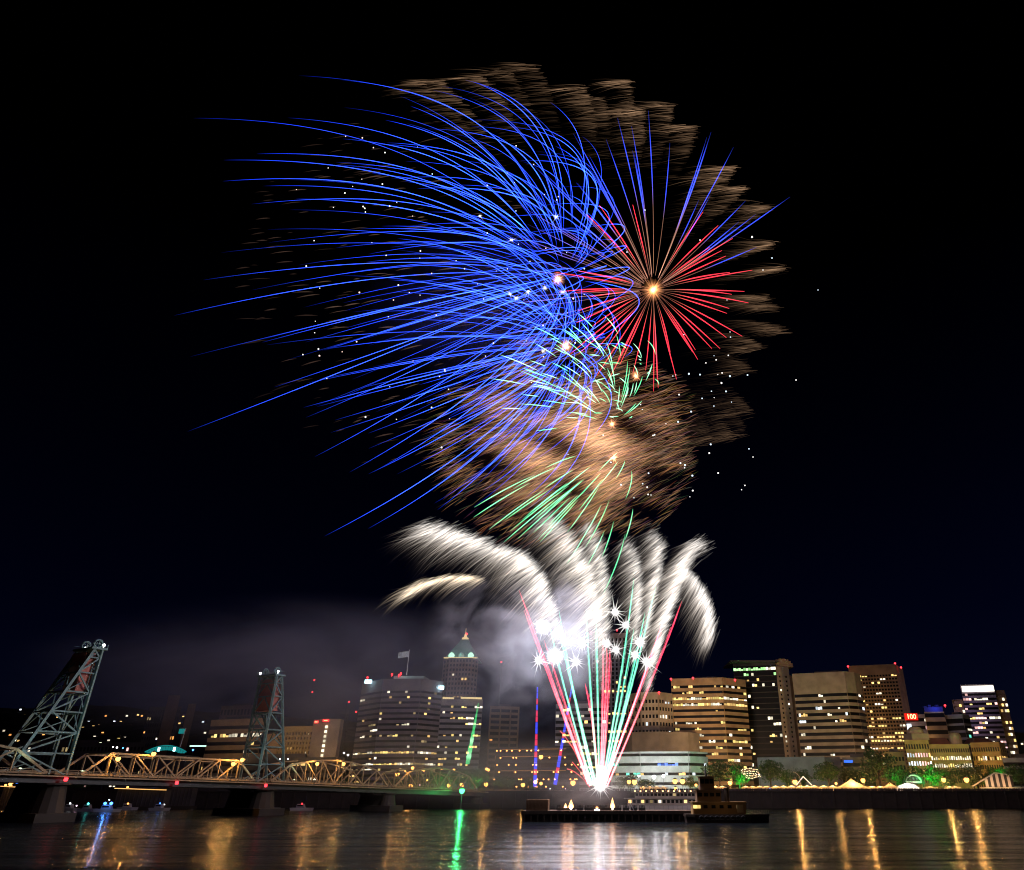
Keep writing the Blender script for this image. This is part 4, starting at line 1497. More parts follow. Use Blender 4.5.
# arched net of bulbs
A, Bp = P(741.5, 773, 425), P(759.5, 773, 425)
ro = empty("string_light_canopy", ((A.x + Bp.x) / 2, 425, LAND), "canopy hung with rows of tiny white bulbs right of the green-lit tree", "string lights")
m_ = MB()
W_, zc = Bp.x - A.x, A.z
for k in (0, 1):
    xx = A.x + W_ * k
    m_.beam((xx, 425, LAND), (xx, 425, zc + 1.5), .2)
m_.build("frame", M_POLE, ro)
bm2 = MB()
bm2.lathe([(.05, -.22), (.22, 0), (.05, .22)], 6)
bme = bm2.mesh("bulb", emit("white_bulb_glass", (1, .72, .42), 4.0, 'NONE'))
for j in range(5):
    m_ = MB()
    pts = []
    for k in range(13):
        t_ = k / 12
        pts.append((A.x + W_ * t_, 424.8 + j * .02, zc + 2.3 - j * 1.15 - 1.3 * (2 * t_ - 1) ** 2 * (1 if j < 3 else -1) * .7))
    m_.tube(pts, .04, 4)
    wr = m_.build("wire", M_POLE, ro)
    for k in range(13):
        link_mesh("bulb", bme, wr, Vector(pts[k]) - world_loc(ro) + Vector((rnd.uniform(-.2, .2), -.15, rnd.uniform(-.35, .1))))
# small lit gable arch with white lights
A = P(804, 784, 409)
ro = empty("lit_gable_frame", (A.x, 409, LAND), "small gable frame outlined in white lights right of the bright hall lamp", "light frame")
pk = P(804, 776.5, 409)
for sx in (-1, 1):
    m_ = MB()
    m_.beam((A.x + sx * 4, 409, LAND + 3.2), (A.x, 409, pk.z), .38)
    m_.build("light_tube", emit("warm_white_tube", (1, .8, .6), 1.6, 'NONE'), ro)
    m_ = MB()
    m_.beam((A.x + sx * 4, 409.1, LAND), (A.x + sx * 4, 409.1, LAND + 3.2), .2)
    m_.build("post", M_POLE, ro)
# bent pole beside the dark tree
A = at(800.5, 398, LAND)
p0, p1 = P(800, 778, 398), P(795.5, 772.5, 398)
ro = empty("bent_lamp_post", A, "pale curved lamp post leaning over at the pale hall", "lamp post")
m_ = MB()
m_.tube([A, (p0.x, 398, p0.z), (p0.x - .4, 398, p0.z + 1), (p1.x, 398, p1.z), (p1.x - 1.2, 398, p1.z + .3)], [.2, .17, .16, .14, .12], 8)
m_.build("post", mat("pale_post_paint", (.5, .42, .34)), ro)
m_ = MB()
m_.lathe([(.1, -.3), (.4, -.2), (.3, .2), (.05, .3)], 8, (p1.x - 1.4, 398, p1.z + .2))
m_.build("lamp_head", M_POLE, ro)

# crowd along the rail: far and uncountable
m_ = MB()
R = random.Random(99)


def crowd(x0, x1, step, y0):
    x = x0
    while x < x1:
        h = R.uniform(1.5, 1.85)
        w = R.uniform(.22, .3)
        y = y0 + R.uniform(-.4, .6)
        b0 = LAND + .1
        m_.lathe([(w * .5, 0), (w * .8, h * .45), (w * 1.05, h * .78), (w * .35, h * .86), (.11, h * .88), (.12, h * .97), (.04, h)], 6, (x, y, b0), 1.0, .6)
        x += step * R.uniform(.6, 1.5)


for row in range(4):
    crowd(at(690, 396, 8).x, at(1040, 396, 8).x, .62, 395.8 + row * .9)
crowd(at(606, 396, 8).x, at(690, 396, 8).x, .6, 396)
crowd(at(520, 396, 8).x, at(690, 396, 8).x, .9, 397.2)
tag(m_.build("crowd", mat("dark_clothing", (.045, .035, .035), var=.7, scale=.9)), "dense dark crowd of spectators lined along the seawall rail", "crowd", kind="stuff")

# ------------------------------------------------------------------ boats and barge
YB = 228.0
A, Bp = at(524, YB, 1.0), at(693, YB, 1.0)
ro = empty("fireworks_barge", ((A.x + Bp.x) / 2, YB, 0), "long low dark barge from which the fireworks rise", "barge")
m_ = MB()
m_.prism([(A.x, YB), (Bp.x, YB), (Bp.x, YB + 14), (A.x, YB + 14)], -1, 2.6, [(A.x - 1.0, YB - .0), (Bp.x + .6, YB), (Bp.x + .6, YB + 14), (A.x - 1.0, YB + 14)])
m_.box(A.x - 1.0, Bp.x + .6, YB - .25, YB - .003, 1.9, 2.75)
for k in range(26):
    xx = A.x + (Bp.x - A.x) * k / 25
    m_.box(xx - .2, xx + .2, YB - .22, YB - .004, .1, 1.9)
m_.build("hull", M_HULL, ro)
m_ = MB()
m_.box(A.x - .5, Bp.x, YB + .3, YB + 13.7, 2.6, 2.75)
m_.build("deck", mat("scorched_deck", (.09, .06, .045), scale=.5), ro)
m_ = MB()
c0, c1 = at(526, YB + 1, 3), at(548, YB + 1, 3)
m_.box(c0.x, c1.x, YB + 1, YB + 8, 2.75, 5.6)
for k in range(16):
    xx = c0.x + .2 + (c1.x - c0.x - .4) * k / 15
    m_.box(xx - .09, xx + .09, YB + .85, YB + .997, 2.9, 5.4)
m_.build("container", mat("rust_container", (.10, .055, .03)), ro)
for px in (560, 566, 572, 580, 588, 594, 600, 606, 612, 618, 626, 634, 642):
    q_ = at(px, YB + 4, 3)
    m_ = MB()
    m_.box(q_.x - .9, q_.x + .9, YB + 3.2, YB + 4.8, 2.75, 3.5)
    for i in range(4):
        m_.lathe([(.14, 0), (.14, .6)], 6, (q_.x - .6 + .4 * i, YB + 4, 3.5))
    m_.build("mortar_rack", M_BLACK, ro)
m_ = MB()
for k in range(30):
    xx = c1.x + (Bp.x - c1.x) * k / 29
    m_.beam((xx, YB + 13.5, 2.7), (xx, YB + 13.5, 3.8), .06)
m_.beam((c1.x, YB + 13.5, 3.8), (Bp.x, YB + 13.5, 3.8), .07)
m_.build("railing", M_POLE, ro)
m_ = MB()
q_ = at(634, YB + 1.5, 2.8)
m_.beam((q_.x, YB + 1.2, 2.8), (q_.x - 1.4, YB + 1.2, 5.2), .14)
m_.build("gangway", mat("pale_gangway", (.4, .4, .42)), ro)

# tug behind the barge end
A, Bp = at(686, YB - 7, 1), at(772, YB - 7, 1)
YT = YB - 8
ro = empty("tugboat", ((A.x + Bp.x) / 2, YT, 0), "dark tug with buff deckhouse and stacked wheelhouse beside the barge", "boat")
L = Bp.x - A.x
m_ = MB()
hull = [(A.x, YT + 1), (A.x + L * .1, YT), (Bp.x - L * .25, YT), (Bp.x, YT + 4), (Bp.x - L * .25, YT + 8), (A.x + L * .1, YT + 8), (A.x, YT + 7)]
cxh = (A.x + Bp.x) / 2
m_.prism([(cxh + (x - cxh) * .96, y) for x, y in hull], -1, 2.1, hull)
m_.prism([(cxh + (x - cxh) * 1.005, YT + 4 + (y - YT - 4) * 1.02) for x, y in hull], 1.5, 2.0)
m_.build("hull", M_HULL, ro)
hA, hB = at(693, YT + 1.2, 4), at(746, YT + 1.2, 4)
m_ = MB()
m_.box(hA.x, hB.x, YT + 1.2, YT + 6.8, 2.1, 4.9)
m_.box(hA.x - .3, hB.x + .3, YT + .9, YT + 7.1, 4.9, 5.1)
dk = m_.build("deckhouse", M_TUG, ro)
for k, (px, c) in enumerate(((693.8, 'yellow'), (697, 'yellow'), (704, None), (712, None), (720, None), (728, None), (737, 'dim'))):
    q_ = at(px + 1.5, YT + 1.2, 4)
    m_ = MB()
    m_.box(q_.x - .55, q_.x + .55, YT + 1.1, YT + 1.197, 3.5, 4.3)
    m_.build("window", LIT[c] if c else M_GLASS, dk)
q_ = at(740, YT + 1.2, 4)
m_ = MB()
m_.box(q_.x - .85, q_.x + .85, YT + 1.08, YT + 1.196, 2.5, 4.4)
m_.build("door", mat("cream_door", (.45, .35, .2)), dk)
uA, uB = at(697, YT + 1.8, 7), at(721, YT + 1.8, 7)
m_ = MB()
m_.box(uA.x, uB.x, YT + 1.8, YT + 6.2, 5.1, 7.9)
m_.box(uA.x - .4, uB.x + .4, YT + 1.4, YT + 6.6, 7.9, 8.1)
up = m_.build("upper_cabin", mat("brown_cabin", (.16, .10, .06)), ro)
for k in range(4):
    m_ = MB()
    xx = uA.x + (uB.x - uA.x) * (k + .5) / 4
    m_.box(xx - .55, xx + .55, YT + 1.7, YT + 1.797, 6.4, 7.3)
    m_.build("window", M_GLASS, up)
wA, wB = at(700, YT + 2.2, 9.5), at(714, YT + 2.2, 9.5)
m_ = MB()
m_.prism([(wA.x, YT + 2.2), (wB.x, YT + 2.2), (wB.x + .3, YT + 4), (wB.x, YT + 5.8), (wA.x, YT + 5.8)], 8.1, 11.2)
m_.box(wA.x - .4, wB.x + .6, YT + 1.8, YT + 6.2, 11.2, 11.45)
wh_ = m_.build("wheelhouse", mat("brown_cabin", (.16, .10, .06)), ro)
for k in range(3):
    m_ = MB()
    xx = wA.x + (wB.x - wA.x) * (k + .5) / 3
    m_.box(xx - .55, xx + .55, YT + 2.1, YT + 2.197, 9.6, 10.7)
    m_.build("window", M_GLASS, wh_)
m_ = MB()
xm = (wA.x + wB.x) / 2
m_.lathe([(.35, 11.4), (.25, 13), (.12, 13.2), (.07, 15.2)], 8, (xm, YT + 4, 0))
m_.beam((xm - 1.3, YT + 4, 13.3), (xm + 1.3, YT + 4, 13.3), .14)
m_.build("mast", M_POLE, ro)
m_ = MB()
q_ = at(727, YT + 4, 6)
m_.lathe([(.7, 5.1), (.62, 8.2), (.72, 8.3), (.72, 8.6)], 12, (q_.x, YT + 4, 0))
m_.build("funnel", M_HULL, ro)
m_ = MB()
for k in range(12):
    xx = hB.x + .6 + (Bp.x - hB.x - 1.5) * k / 11
    m_.beam((xx, YT + .6, 2.1), (xx, YT + .6, 3.1), .07)
m_.beam((hB.x + .6, YT + .6, 3.1), (Bp.x - 1, YT + .8, 3.1), .08)
m_.build("railing", M_POLE, ro)
for k in range(9):
    m_ = MB()
    xx = A.x + 4 + k * (L - 12) / 8
    m_.tube([(xx + .5 * math.cos(a), YT - .25, 1.2 + .5 * math.sin(a)) for a in [i * math.pi / 5 for i in range(11)]], .17, 6)
    m_.build("tyre_fender", M_BLACK, ro)
lamp_light("deck_light", ((hA.x + hB.x) / 2 - ro.location.x, -5, 5.5), (1, .6, .25), 110, .2, ro)

# excursion boat moored below the seawall
YE = 345.0
A, Bp = at(617, YE, 2), at(708, YE, 2)
ro = empty("excursion_boat", ((A.x + Bp.x) / 2, YE, 0), "pale double-deck excursion boat with a row of lamps under its roof", "boat")
L = Bp.x - A.x
m_ = MB()
hull = [(A.x, YE + 4), (A.x + L * .1, YE), (Bp.x - 1, YE), (Bp.x, YE + 4), (Bp.x - 1, YE + 8), (A.x + L * .1, YE + 8)]
m_.prism([(x * 1.0, y) for x, y in hull], -1, 2.2)
m_.build("hull", mat("white_hull", (.18, .16, .15)), ro)
for lv, (z0_, z1_, ia, ib) in enumerate(((2.2, 4.6, .12, .97), (4.9, 7.1, .2, .95))):
    m_ = MB()
    xa, xb_ = A.x + L * ia, A.x + L * ib
    m_.box(xa, xb_, YE + .8, YE + 7.2, z0_, z1_)
    m_.box(xa - 1.5, xb_ + .6, YE + .2, YE + 7.8, z1_, z1_ + .3)
    dk = m_.build("deck_saloon", mat("white_saloon", (.15, .125, .11)), ro)
    nw = 18
    for k in range(nw):
        m_ = MB()
        xx = xa + (xb_ - xa) * (k + .5) / nw
        m_.box(xx - .6, xx + .6, YE + .68, YE + .797, z0_ + .8, z1_ - .4)
        m_.build("window", LIT[rnd.choice(["warm", "white", "dim"])] if rnd.random() < .2 else M_GLASS, dk)
m_ = MB()
for k in range(20):
    pass
lb = MB()
lb.lathe([(.05, -.3), (.34, -.1), (.34, .2), (.05, .3)], 8)
lbm = lb.mesh("roof_lamp", emit("warm_roof_lamp", (1, .55, .25), 3.5, 'NONE'))
for k in range(13):
    o = link_mesh("roof_lamp", lbm, ro)
    xx = A.x + L * (.2 + .74 * k / 12)
    o.location = (xx - ro.location.x, -.3, 7.55)
m_ = MB()
m_.box(A.x + L * .18, A.x + L * .97, YE - .1, YE + .15, 7.7, 7.82)
m_.build("roof_edge", mat("white_saloon", (.15, .125, .11)), ro)
lamp_light("deck_light", (0, -5, 7), (1, .6, .35), 140, .3, ro)


# small boats and docks at the left
def small_boat(px, Y, ln, label, lights, cabin=True):
    c_ = at(px, Y, 1)
    ro = empty("motor_boat", (c_.x, Y, 0), label, "boat", "small boats at the left bank")
    m_ = MB()
    h = [(c_.x - ln / 2, Y - 1), (c_.x + ln * .25, Y - 1), (c_.x + ln / 2, Y + .3), (c_.x + ln * .25, Y + 1.6), (c_.x - ln / 2, Y + 1.6)]
    m_.prism([(c_.x + (x - c_.x) * .9, Y + .3 + (y - Y - .3) * .75) for x, y in h], -.4, 1.1, h)
    m_.build("hull", M_WHITE if ln > 9 else M_GREYC, ro)
    m_ = MB()
    m_.prism([(c_.x - ln * .25, Y - .7), (c_.x + ln * .12, Y - .7), (c_.x + ln * .12, Y + 1.3), (c_.x - ln * .25, Y + 1.3)], 1.1, 2.6, [(c_.x - ln * .22, Y - .5), (c_.x + ln * .05, Y - .5), (c_.x + ln * .05, Y + 1.1), (c_.x - ln * .22, Y + 1.1)])
    cb = m_.build("cabin", M_GREYC, ro)
    m_ = MB()
    m_.box(c_.x - ln * .2, c_.x + ln * .04, Y - .72, Y - .62, 1.7, 2.2)
    m_.build("window", M_GLASS, cb)
    m_ = MB()
    m_.beam((c_.x - ln * .1, Y + .3, 2.6), (c_.x - ln * .1, Y + .3, 4.2), .08)
    m_.build("mast", M_POLE, ro)
    for dx, dz, mm, r in lights:
        m_ = MB()
        m_.lathe([(.04, -r), (r, -r * .4), (r, r * .4), (.04, r)], 8, (c_.x + dx, Y - .8, dz))
        m_.build("lamp", mm, ro)
    return ro


sb = small_boat(108, 330, 11, "patrol boat with bright blue lights near the left bank", [(-1.3, 3.1, M_BLUEL, .55), (1.2, 3.1, M_BLUEL, .6), (0, 4.4, M_LAMPW, .22)])
lamp_light("blue_light", (0, -2, 3.2), (.08, .3, 1), 350, .3, sb)
small_boat(88, 335, 8, "small boat with a teal lamp left of the patrol boat", [(0, 2.9, emit("teal_lamp_glass", (.1, .9, .8), 5, 'NONE'), .4)])
small_boat(70, 345, 8, "small boat with one white lamp under the near tower", [(0, 2.9, M_LAMPW, .3), (3, 2, M_PINKL, .25)])
small_boat(128, 360, 9, "small boat with a warm lamp right of the patrol boat", [(0, 2.6, M_LAMP, .35)])
small_boat(160, 350, 9, "small boat with one pale blue lamp under the lift span", [(0, 2.9, M_BLUEL, .25), (2, 2.4, M_LAMPW, .2)])
small_boat(302, 350, 10, "small boat with a red lamp under the far truss span", [(0, 2.7, M_RED, .3)])
small_boat(270, 352, 9, "small unlit boat with pale hull before the far pier", [(0, 2.7, M_PINKL, .18)])
small_boat(20, 340, 10, "small boat with a white lamp at the left frame edge", [(0, 2.7, M_LAMPW, .3), (-3, 2.2, M_LAMP, .3)])
# dock restaurants with light strips
for px0, px1, Y, z_, lab, dots in ((116, 168, 372, 9.6, "long floating dock hall edged with orange light under the lift span", 2), (152, 196, 384, 12.4, "terrace with orange lights under the lift span's right half", 5),
                                   (2, 34, 378, 10.5, "low yellow-lit boathouse at the left edge below the bridge", 3)):
    A, Bp = at(px0, Y, z_), at(px1, Y, z_)
    ro = empty("dock_hall", ((A.x + Bp.x) / 2, Y, 0), lab, "dock building")
    m_ = MB()
    m_.box(A.x, Bp.x, Y, Y + 7, -.5, 1.2)
    m_.build("float", M_CONC, ro)
    m_ = MB()
    m_.box(A.x + 1, Bp.x - 1, Y + 1, Y + 6, 1.2, z_ - .8)
    for k in range(12):
        xx = A.x + 1 + (Bp.x - A.x - 2) * k / 11
        m_.box(xx - .12, xx + .12, Y + .7, Y + .998, 1.2, z_ - .8)
    m_.build("wall", M_DARK, ro)
    m_ = MB()
    m_.prism([(A.x - .5, Y - .5), (Bp.x + .5, Y - .5), (Bp.x + .5, Y + 7), (A.x - .5, Y + 7)], z_ - .8, z_ + .6, [(A.x + 1, Y + 2.5), (Bp.x - 1, Y + 2.5), (Bp.x - 1, Y + 4), (A.x + 1, Y + 4)])
    m_.build("roof", M_ROOF, ro)
    m_ = MB()
    m_.beam((A.x, Y - .6, z_ - .9), (Bp.x, Y - .6, z_ - 1.6), .28)
    m_.build("light_strip", M_WARMTUBE, ro)
    for k in range(dots):
        q_ = A + (Bp - A) * ((k + .5) / dots)
        m_ = MB()
        m_.lathe([(.05, -.4), (.45, -.2), (.45, .2), (.05, .4)], 8, (q_.x, Y - .9, z_ - .4 + (k % 2) * .8))
        m_.build("lamp", [M_LAMP, M_BLUEL, M_PINKL, M_LAMP, M_LAMP][k % 5], ro)
# lamps on the left bank
for px, py, Y, c, r, lab in ((134, 785, 397, 'pink', .5, "leftmost of three pink-white lamps on the bank under the bridge"), (139, 784.5, 397, 'white', .5, "middle of three pink-white lamps on the bank under the bridge"), (146, 785, 397, 'pink', .45, "rightmost of three pink-white lamps on the bank under the bridge"),
                             (113, 747, 520, 'white', .7, "left lamp of a blue-white floodlight trio beyond the bridge"), (117, 747.5, 520, 'white', .8, "middle lamp of a blue-white floodlight trio beyond the bridge"), (123, 748, 520, 'blue', .7, "bluest lamp of a floodlight trio beyond the bridge"),
                             (193, 750, 470, 'blue', .8, "blue-white floodlight at the teal pavilion's right end"), (184, 793, 397, 'blue', .35, "deep blue lamp low on the bank under the bridge"), (312, 797, 396, 'blue', .25, "tiny blue lamp by the water under the far span"),
                             (344, 753, 470, 'white', .75, "left greenish white lamp right of the hotel"), (348, 755, 465, 'white', .85, "right greenish white lamp right of the hotel"), (280, 759, 440, 'white', .5, "left of three violet-white lamps under the hotel balconies"),
                             (284, 759, 440, 'blue', .5, "middle of three violet-white lamps under the hotel balconies"), (288, 759, 440, 'white', .5, "right of three violet-white lamps under the hotel balconies"), (289, 774, 420, 'green', .35, "small green lamp seen through the far truss"),
                             (336, 792, 400, 'pink', .35, "pink lamp on the bank below the far span"), (384, 794, 400, 'pink', .4, "bluish pink lamp on the bank by the abutment"), (420, 785, 410, 'pink', .4, "pink lamp right of the low bright orange lamp"),
                             (550, 791.5, 400, 'white', .3, "small white lamp behind the barge container"), (565, 793, 400, 'pink', .35, "violet-white lamp behind the barge's flames"), (770, 791, 397, 'blue', .35, "small blue lamp in the crowd below the string lights")):
    street_lamp(px, py, Y, LAND if Y >= 395 else -1, lab, c, r * .7, 0, "lit lamps along the waterfront")

# ------------------------------------------------------------------ fireworks: burning sparks as thin 3D strands
def strands(name, paths, radii, cols, parent=None, sides=3, mat_=None):
    """paths (n,k,3) world, radii (n,k), cols (n,k,3) -> one mesh of thin closed strands carrying their own light colour"""
    paths = np.asarray(paths, float)
    n, k, _ = paths.shape
    radii = np.broadcast_to(radii, (n, k))
    cols = np.broadcast_to(cols, (n, k, 3))
    off = np.array(world_loc(parent)) if parent else np.zeros(3)
    t = np.gradient(paths, axis=1)
    t /= np.linalg.norm(t, axis=2, keepdims=True) + 1e-9
    x = np.cross(t, np.array([0, 1.0, 0.15]))
    x /= np.linalg.norm(x, axis=2, keepdims=True) + 1e-9
    y = np.cross(x, t)
    ang = np.arange(sides) * 2 * np.pi / sides
    v = (paths[:, :, None, :] + radii[:, :, None, None] * (x[:, :, None, :] * np.cos(ang)[None, None, :, None] + y[:, :, None, :] * np.sin(ang)[None, None, :, None])) - off
    c = np.repeat(cols[:, :, None, :], sides, axis=2)
    v = v.reshape(-1, 3)
    c = np.concatenate([c.reshape(-1, 3), np.ones((v.shape[0], 1))], axis=1)
    i = np.arange(n)[:, None, None] * k * sides
    j = np.arange(k - 1)[None, :, None] * sides
    s = np.arange(sides)[None, None, :]
    s2 = (s + 1) % sides
    f = np.stack([i + j + s, i + j + s2, i + j + sides + s2, i + j + sides + s], axis=-1).reshape(-1, 4)
    me = bpy.data.meshes.new(name)
    me.vertices.add(len(v))
    me.vertices.foreach_set("co", v.astype(np.float32).ravel())
    me.loops.add(f.size)
    me.loops.foreach_set("vertex_index", f.astype(np.int32).ravel())
    me.polygons.add(len(f))
    me.polygons.foreach_set("loop_start", np.arange(len(f), dtype=np.int32) * 4)
    me.update(calc_edges=True)
    at_ = me.color_attributes.new("Col", 'FLOAT_COLOR', 'POINT')
    at_.data.foreach_set("color", c.astype(np.float32).ravel())
    me.materials.append(mat_ or SPARK)
    me.validate()
    o = link_mesh(name, me, parent)
    return o


def PV(px, py, Y):
    px, py, Y = np.broadcast_arrays(np.asarray(px, float), np.asarray(py, float), np.asarray(Y, float))
    t = (PY - py) / F
    z = Y * (t * CP + SP) / (CP - t * SP)
    d = Y * CP + z * SP
    return np.stack([(px - PX) / F * d, Y, z + CAM_Z], axis=-1)


YF = 232.0
M_PER_PX = 0.39


def shell(px, py, label, cat="firework", group=None, name="firework_burst"):
    return empty(name, P(px, py, YF), label, cat, group)


def core_glow(ro, rad, col, n=46, seed=0, gain=1.0):
    R = np.random.default_rng(seed)
    d = R.normal(size=(n, 3))
    d /= np.linalg.norm(d, axis=1)[:, None]
    L = rad * R.uniform(.45, 1.0, n)
    t = np.linspace(0.02, 1, 4)
    c0 = np.array(world_loc(ro))
    paths = c0 + d[:, None, :] * (L[:, None] * t)[:, :, None]
    rr = np.array([.34, .26, .15, .02])[None, :] * rad / 4.5
    cc = np.array(col)[None, None, :] * np.array([1.0, .5, .22, .03])[None, :, None] * gain
    strands("burst_core", paths, rr, cc, ro)


def glow_shells(name, c, r, ro, tint=(1, .98, .97), layers=9, gain=.30):
    """soft glow imitated by nested thin luminous shells, brightest inside"""
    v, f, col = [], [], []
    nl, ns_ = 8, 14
    for q_ in range(layers):  # stacked glowing shells stand in for a blurred halo
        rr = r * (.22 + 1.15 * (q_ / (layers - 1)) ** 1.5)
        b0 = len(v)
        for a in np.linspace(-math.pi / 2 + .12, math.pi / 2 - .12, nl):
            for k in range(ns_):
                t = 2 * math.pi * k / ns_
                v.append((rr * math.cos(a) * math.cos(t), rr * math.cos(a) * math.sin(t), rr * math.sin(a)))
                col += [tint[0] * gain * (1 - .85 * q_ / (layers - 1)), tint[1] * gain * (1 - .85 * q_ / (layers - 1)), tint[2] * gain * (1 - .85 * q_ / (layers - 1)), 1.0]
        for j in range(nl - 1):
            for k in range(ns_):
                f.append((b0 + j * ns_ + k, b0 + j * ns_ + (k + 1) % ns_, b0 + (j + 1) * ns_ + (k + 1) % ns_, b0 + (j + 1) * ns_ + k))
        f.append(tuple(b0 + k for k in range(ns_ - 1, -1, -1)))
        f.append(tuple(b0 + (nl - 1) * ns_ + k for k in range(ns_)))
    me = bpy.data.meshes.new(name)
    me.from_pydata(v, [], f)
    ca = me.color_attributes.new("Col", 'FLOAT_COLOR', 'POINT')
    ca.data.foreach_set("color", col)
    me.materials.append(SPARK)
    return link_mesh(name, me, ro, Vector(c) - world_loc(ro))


def ballistic(c, v0, T, wind, fall, tau=1.0, n=40, t0=0.08):
    """drag + wind: c (3,), v0 (3,) metres per time unit"""
    t = np.linspace(t0, T, n)[:, None]
    e = tau * (1 - np.exp(-t / tau))
    w = np.array([-wind, 0, -fall])
    return np.array(c) + np.array(v0) * e + w * (t - e)


def sphere_dirs(n, R):
    k = np.arange(n) + .5
    ph = np.arccos(1 - 2 * k / n)
    th = np.pi * (1 + 5 ** .5) * k
    d = np.stack([np.cos(th) * np.sin(ph), np.sin(th) * np.sin(ph), np.cos(ph)], axis=1)
    d += R.normal(size=(n, 3)) * .10
    return d / np.linalg.norm(d, axis=1)[:, None]


# --- two blue wind-swept shells
BLUE = np.array([.014, .06, 1.0])
BLUEW = np.array([.05, .11, 1.0])


def blue_shell(px, py, n, Rpx, seed, label, wind, fall, Tm, bias, zs):
    R = np.random.default_rng(seed)
    ro = shell(px, py, label, group="blue firework bursts")
    c = np.array(P(px, py, YF))
    more = []
    dirs = sphere_dirs(n, R)
    for i, d in enumerate(dirs[R.permutation(n)]):
        d = np.array([d[0], d[1], d[2]])
        v = d * Rpx * M_PER_PX * R.uniform(.74, 1.16) * np.array([1.0, .8, zs]) + np.array([0, 0, bias * M_PER_PX])
        T = Tm * R.uniform(.66, 1.12)
        m = 46
        p = ballistic(c, v, T, wind * M_PER_PX * R.uniform(.9, 1.1), fall * M_PER_PX, n=m, t0=R.uniform(.10, .26))
        s = np.linspace(0, 1, m)
        br = np.minimum(1, s / .10) * np.minimum(1, (1 - s) / .40) ** .9
        inten = R.choice([.45, .75, 1.0, 1.25])
        col = (BLUE[None] * (1 - (br * .35)[:, None]) + BLUEW[None] * (br * .35)[:, None]) * (br * inten * 2.3 * (1 + .22 * np.sin(s * 37 + i) * np.sin(s * 91 + 3 * i)))[:, None]
        rad = (.04 + .068 * br) * (.75 + .35 * inten)
        if i < 100: strands("trail", p[None], rad[None], col[None], ro)
        else: more.append((p, rad * .85, col * .8))
    if more:
        tag(strands("trail", np.array([q_[0] for q_ in more]), np.array([q_[1] for q_ in more]), np.array([q_[2] for q_ in more]), ro), kind="stuff")
    core_glow(ro, 4.0, (1.0, .42, .26), 60, seed, .6)
    glow_shells("core_glow", c, 2.2, ro, (1.0, .42, .28), 9, .16)
    return ro


blue_shell(558, 279, 150, 252, 5, "largest blue firework burst with long trails swept to the left", 258, 104, 1.45, 112, 1.26)
blue_shell(566, 346, 110, 182, 8, "smaller blue firework burst low beside the large one", 190, 66, 1.32, 14, 1.22)

EL = math.radians(37)


def tilt(d):
    """turn a burst so its full face looks at the quay below"""
    return np.array([d[0], d[1] * math.cos(EL) - d[2] * math.sin(EL), d[1] * math.sin(EL) + d[2] * math.cos(EL)])


# --- red and blue-tipped peony
R = np.random.default_rng(21)
ro = shell(653, 290, "red starburst firework with long blue-tipped rays on top")
c = np.array(P(653, 290, YF))
for a in np.linspace(0, 2 * np.pi, 60, endpoint=False):
    a += R.normal() * .05
    el = R.uniform(-.75, .75)
    d = np.array([np.cos(a) * np.cos(el), np.sin(el), np.sin(a) * np.cos(el)])
    if 42 < math.degrees(a) % 360 < 152 and R.random() < .86: continue
    d = tilt(d)
    L = 100 * M_PER_PX * R.uniform(.72, 1.08)
    s = np.linspace(.07, 1, 18)
    p = c + d * (s * L)[:, None] + np.array([0, 0, -1]) * (R.uniform(3, 12) * M_PER_PX * s ** 2)[:, None] + np.array([1, 0, 0]) * (R.normal() * 3 * M_PER_PX * s ** 2)[:, None]
    br = np.clip((s - .25) / .3, 0, 1)
    col = np.array([.22, .085, .055]) * (1 - br)[:, None] + np.array([1.15, .05, .085]) * br[:, None]
    rad = .06 + .19 * br * np.minimum(1, (1.04 - s) / .35)
    strands("trail", p[None], rad[None], (col * .72)[None], ro)
for i in range(50):
    a = R.uniform(np.radians(20), np.radians(164)) if i < 38 else R.uniform(np.radians(140), np.radians(215))
    el = R.uniform(-.5, .5)
    d = np.array([np.cos(a) * np.cos(el), np.sin(el), np.sin(a) * np.cos(el)])
    d = tilt(d)
    L = 164 * M_PER_PX * R.uniform(.72, 1.05)
    s = np.linspace(.10, 1, 22)
    p = c + d * (s * L)[:, None] + np.array([-1, 0, -.25]) * (9 * M_PER_PX * s ** 2)[:, None]
    bl = np.clip((s - .5) / .16, 0, 1) * (1 if a < 2.5 else .35)
    fade = np.minimum(1, (1.03 - s) / .22)
    col = (np.array([.21, .10, .07]) * (1 - bl)[:, None] + np.array([.05, .10, 1.3]) * bl[:, None]) * fade[:, None]
    rad = (.11 + .08 * bl) * np.maximum(fade, .3)
    strands("trail", p[None], rad[None], (col * .72)[None], ro)
core_glow(ro, 6.4, (1.0, .36, .12), 110, 4, .30)
glow_shells("core_glow", c, 3.2, ro, (1.0, .40, .14), 10, .11)
lamp_light("burst_light", (0, 0, 0), (1.0, .25, .15), 1.2e5, 3.0, ro)

# --- green wind-blown clusters
GREEN = np.array([.10, .85, .34])


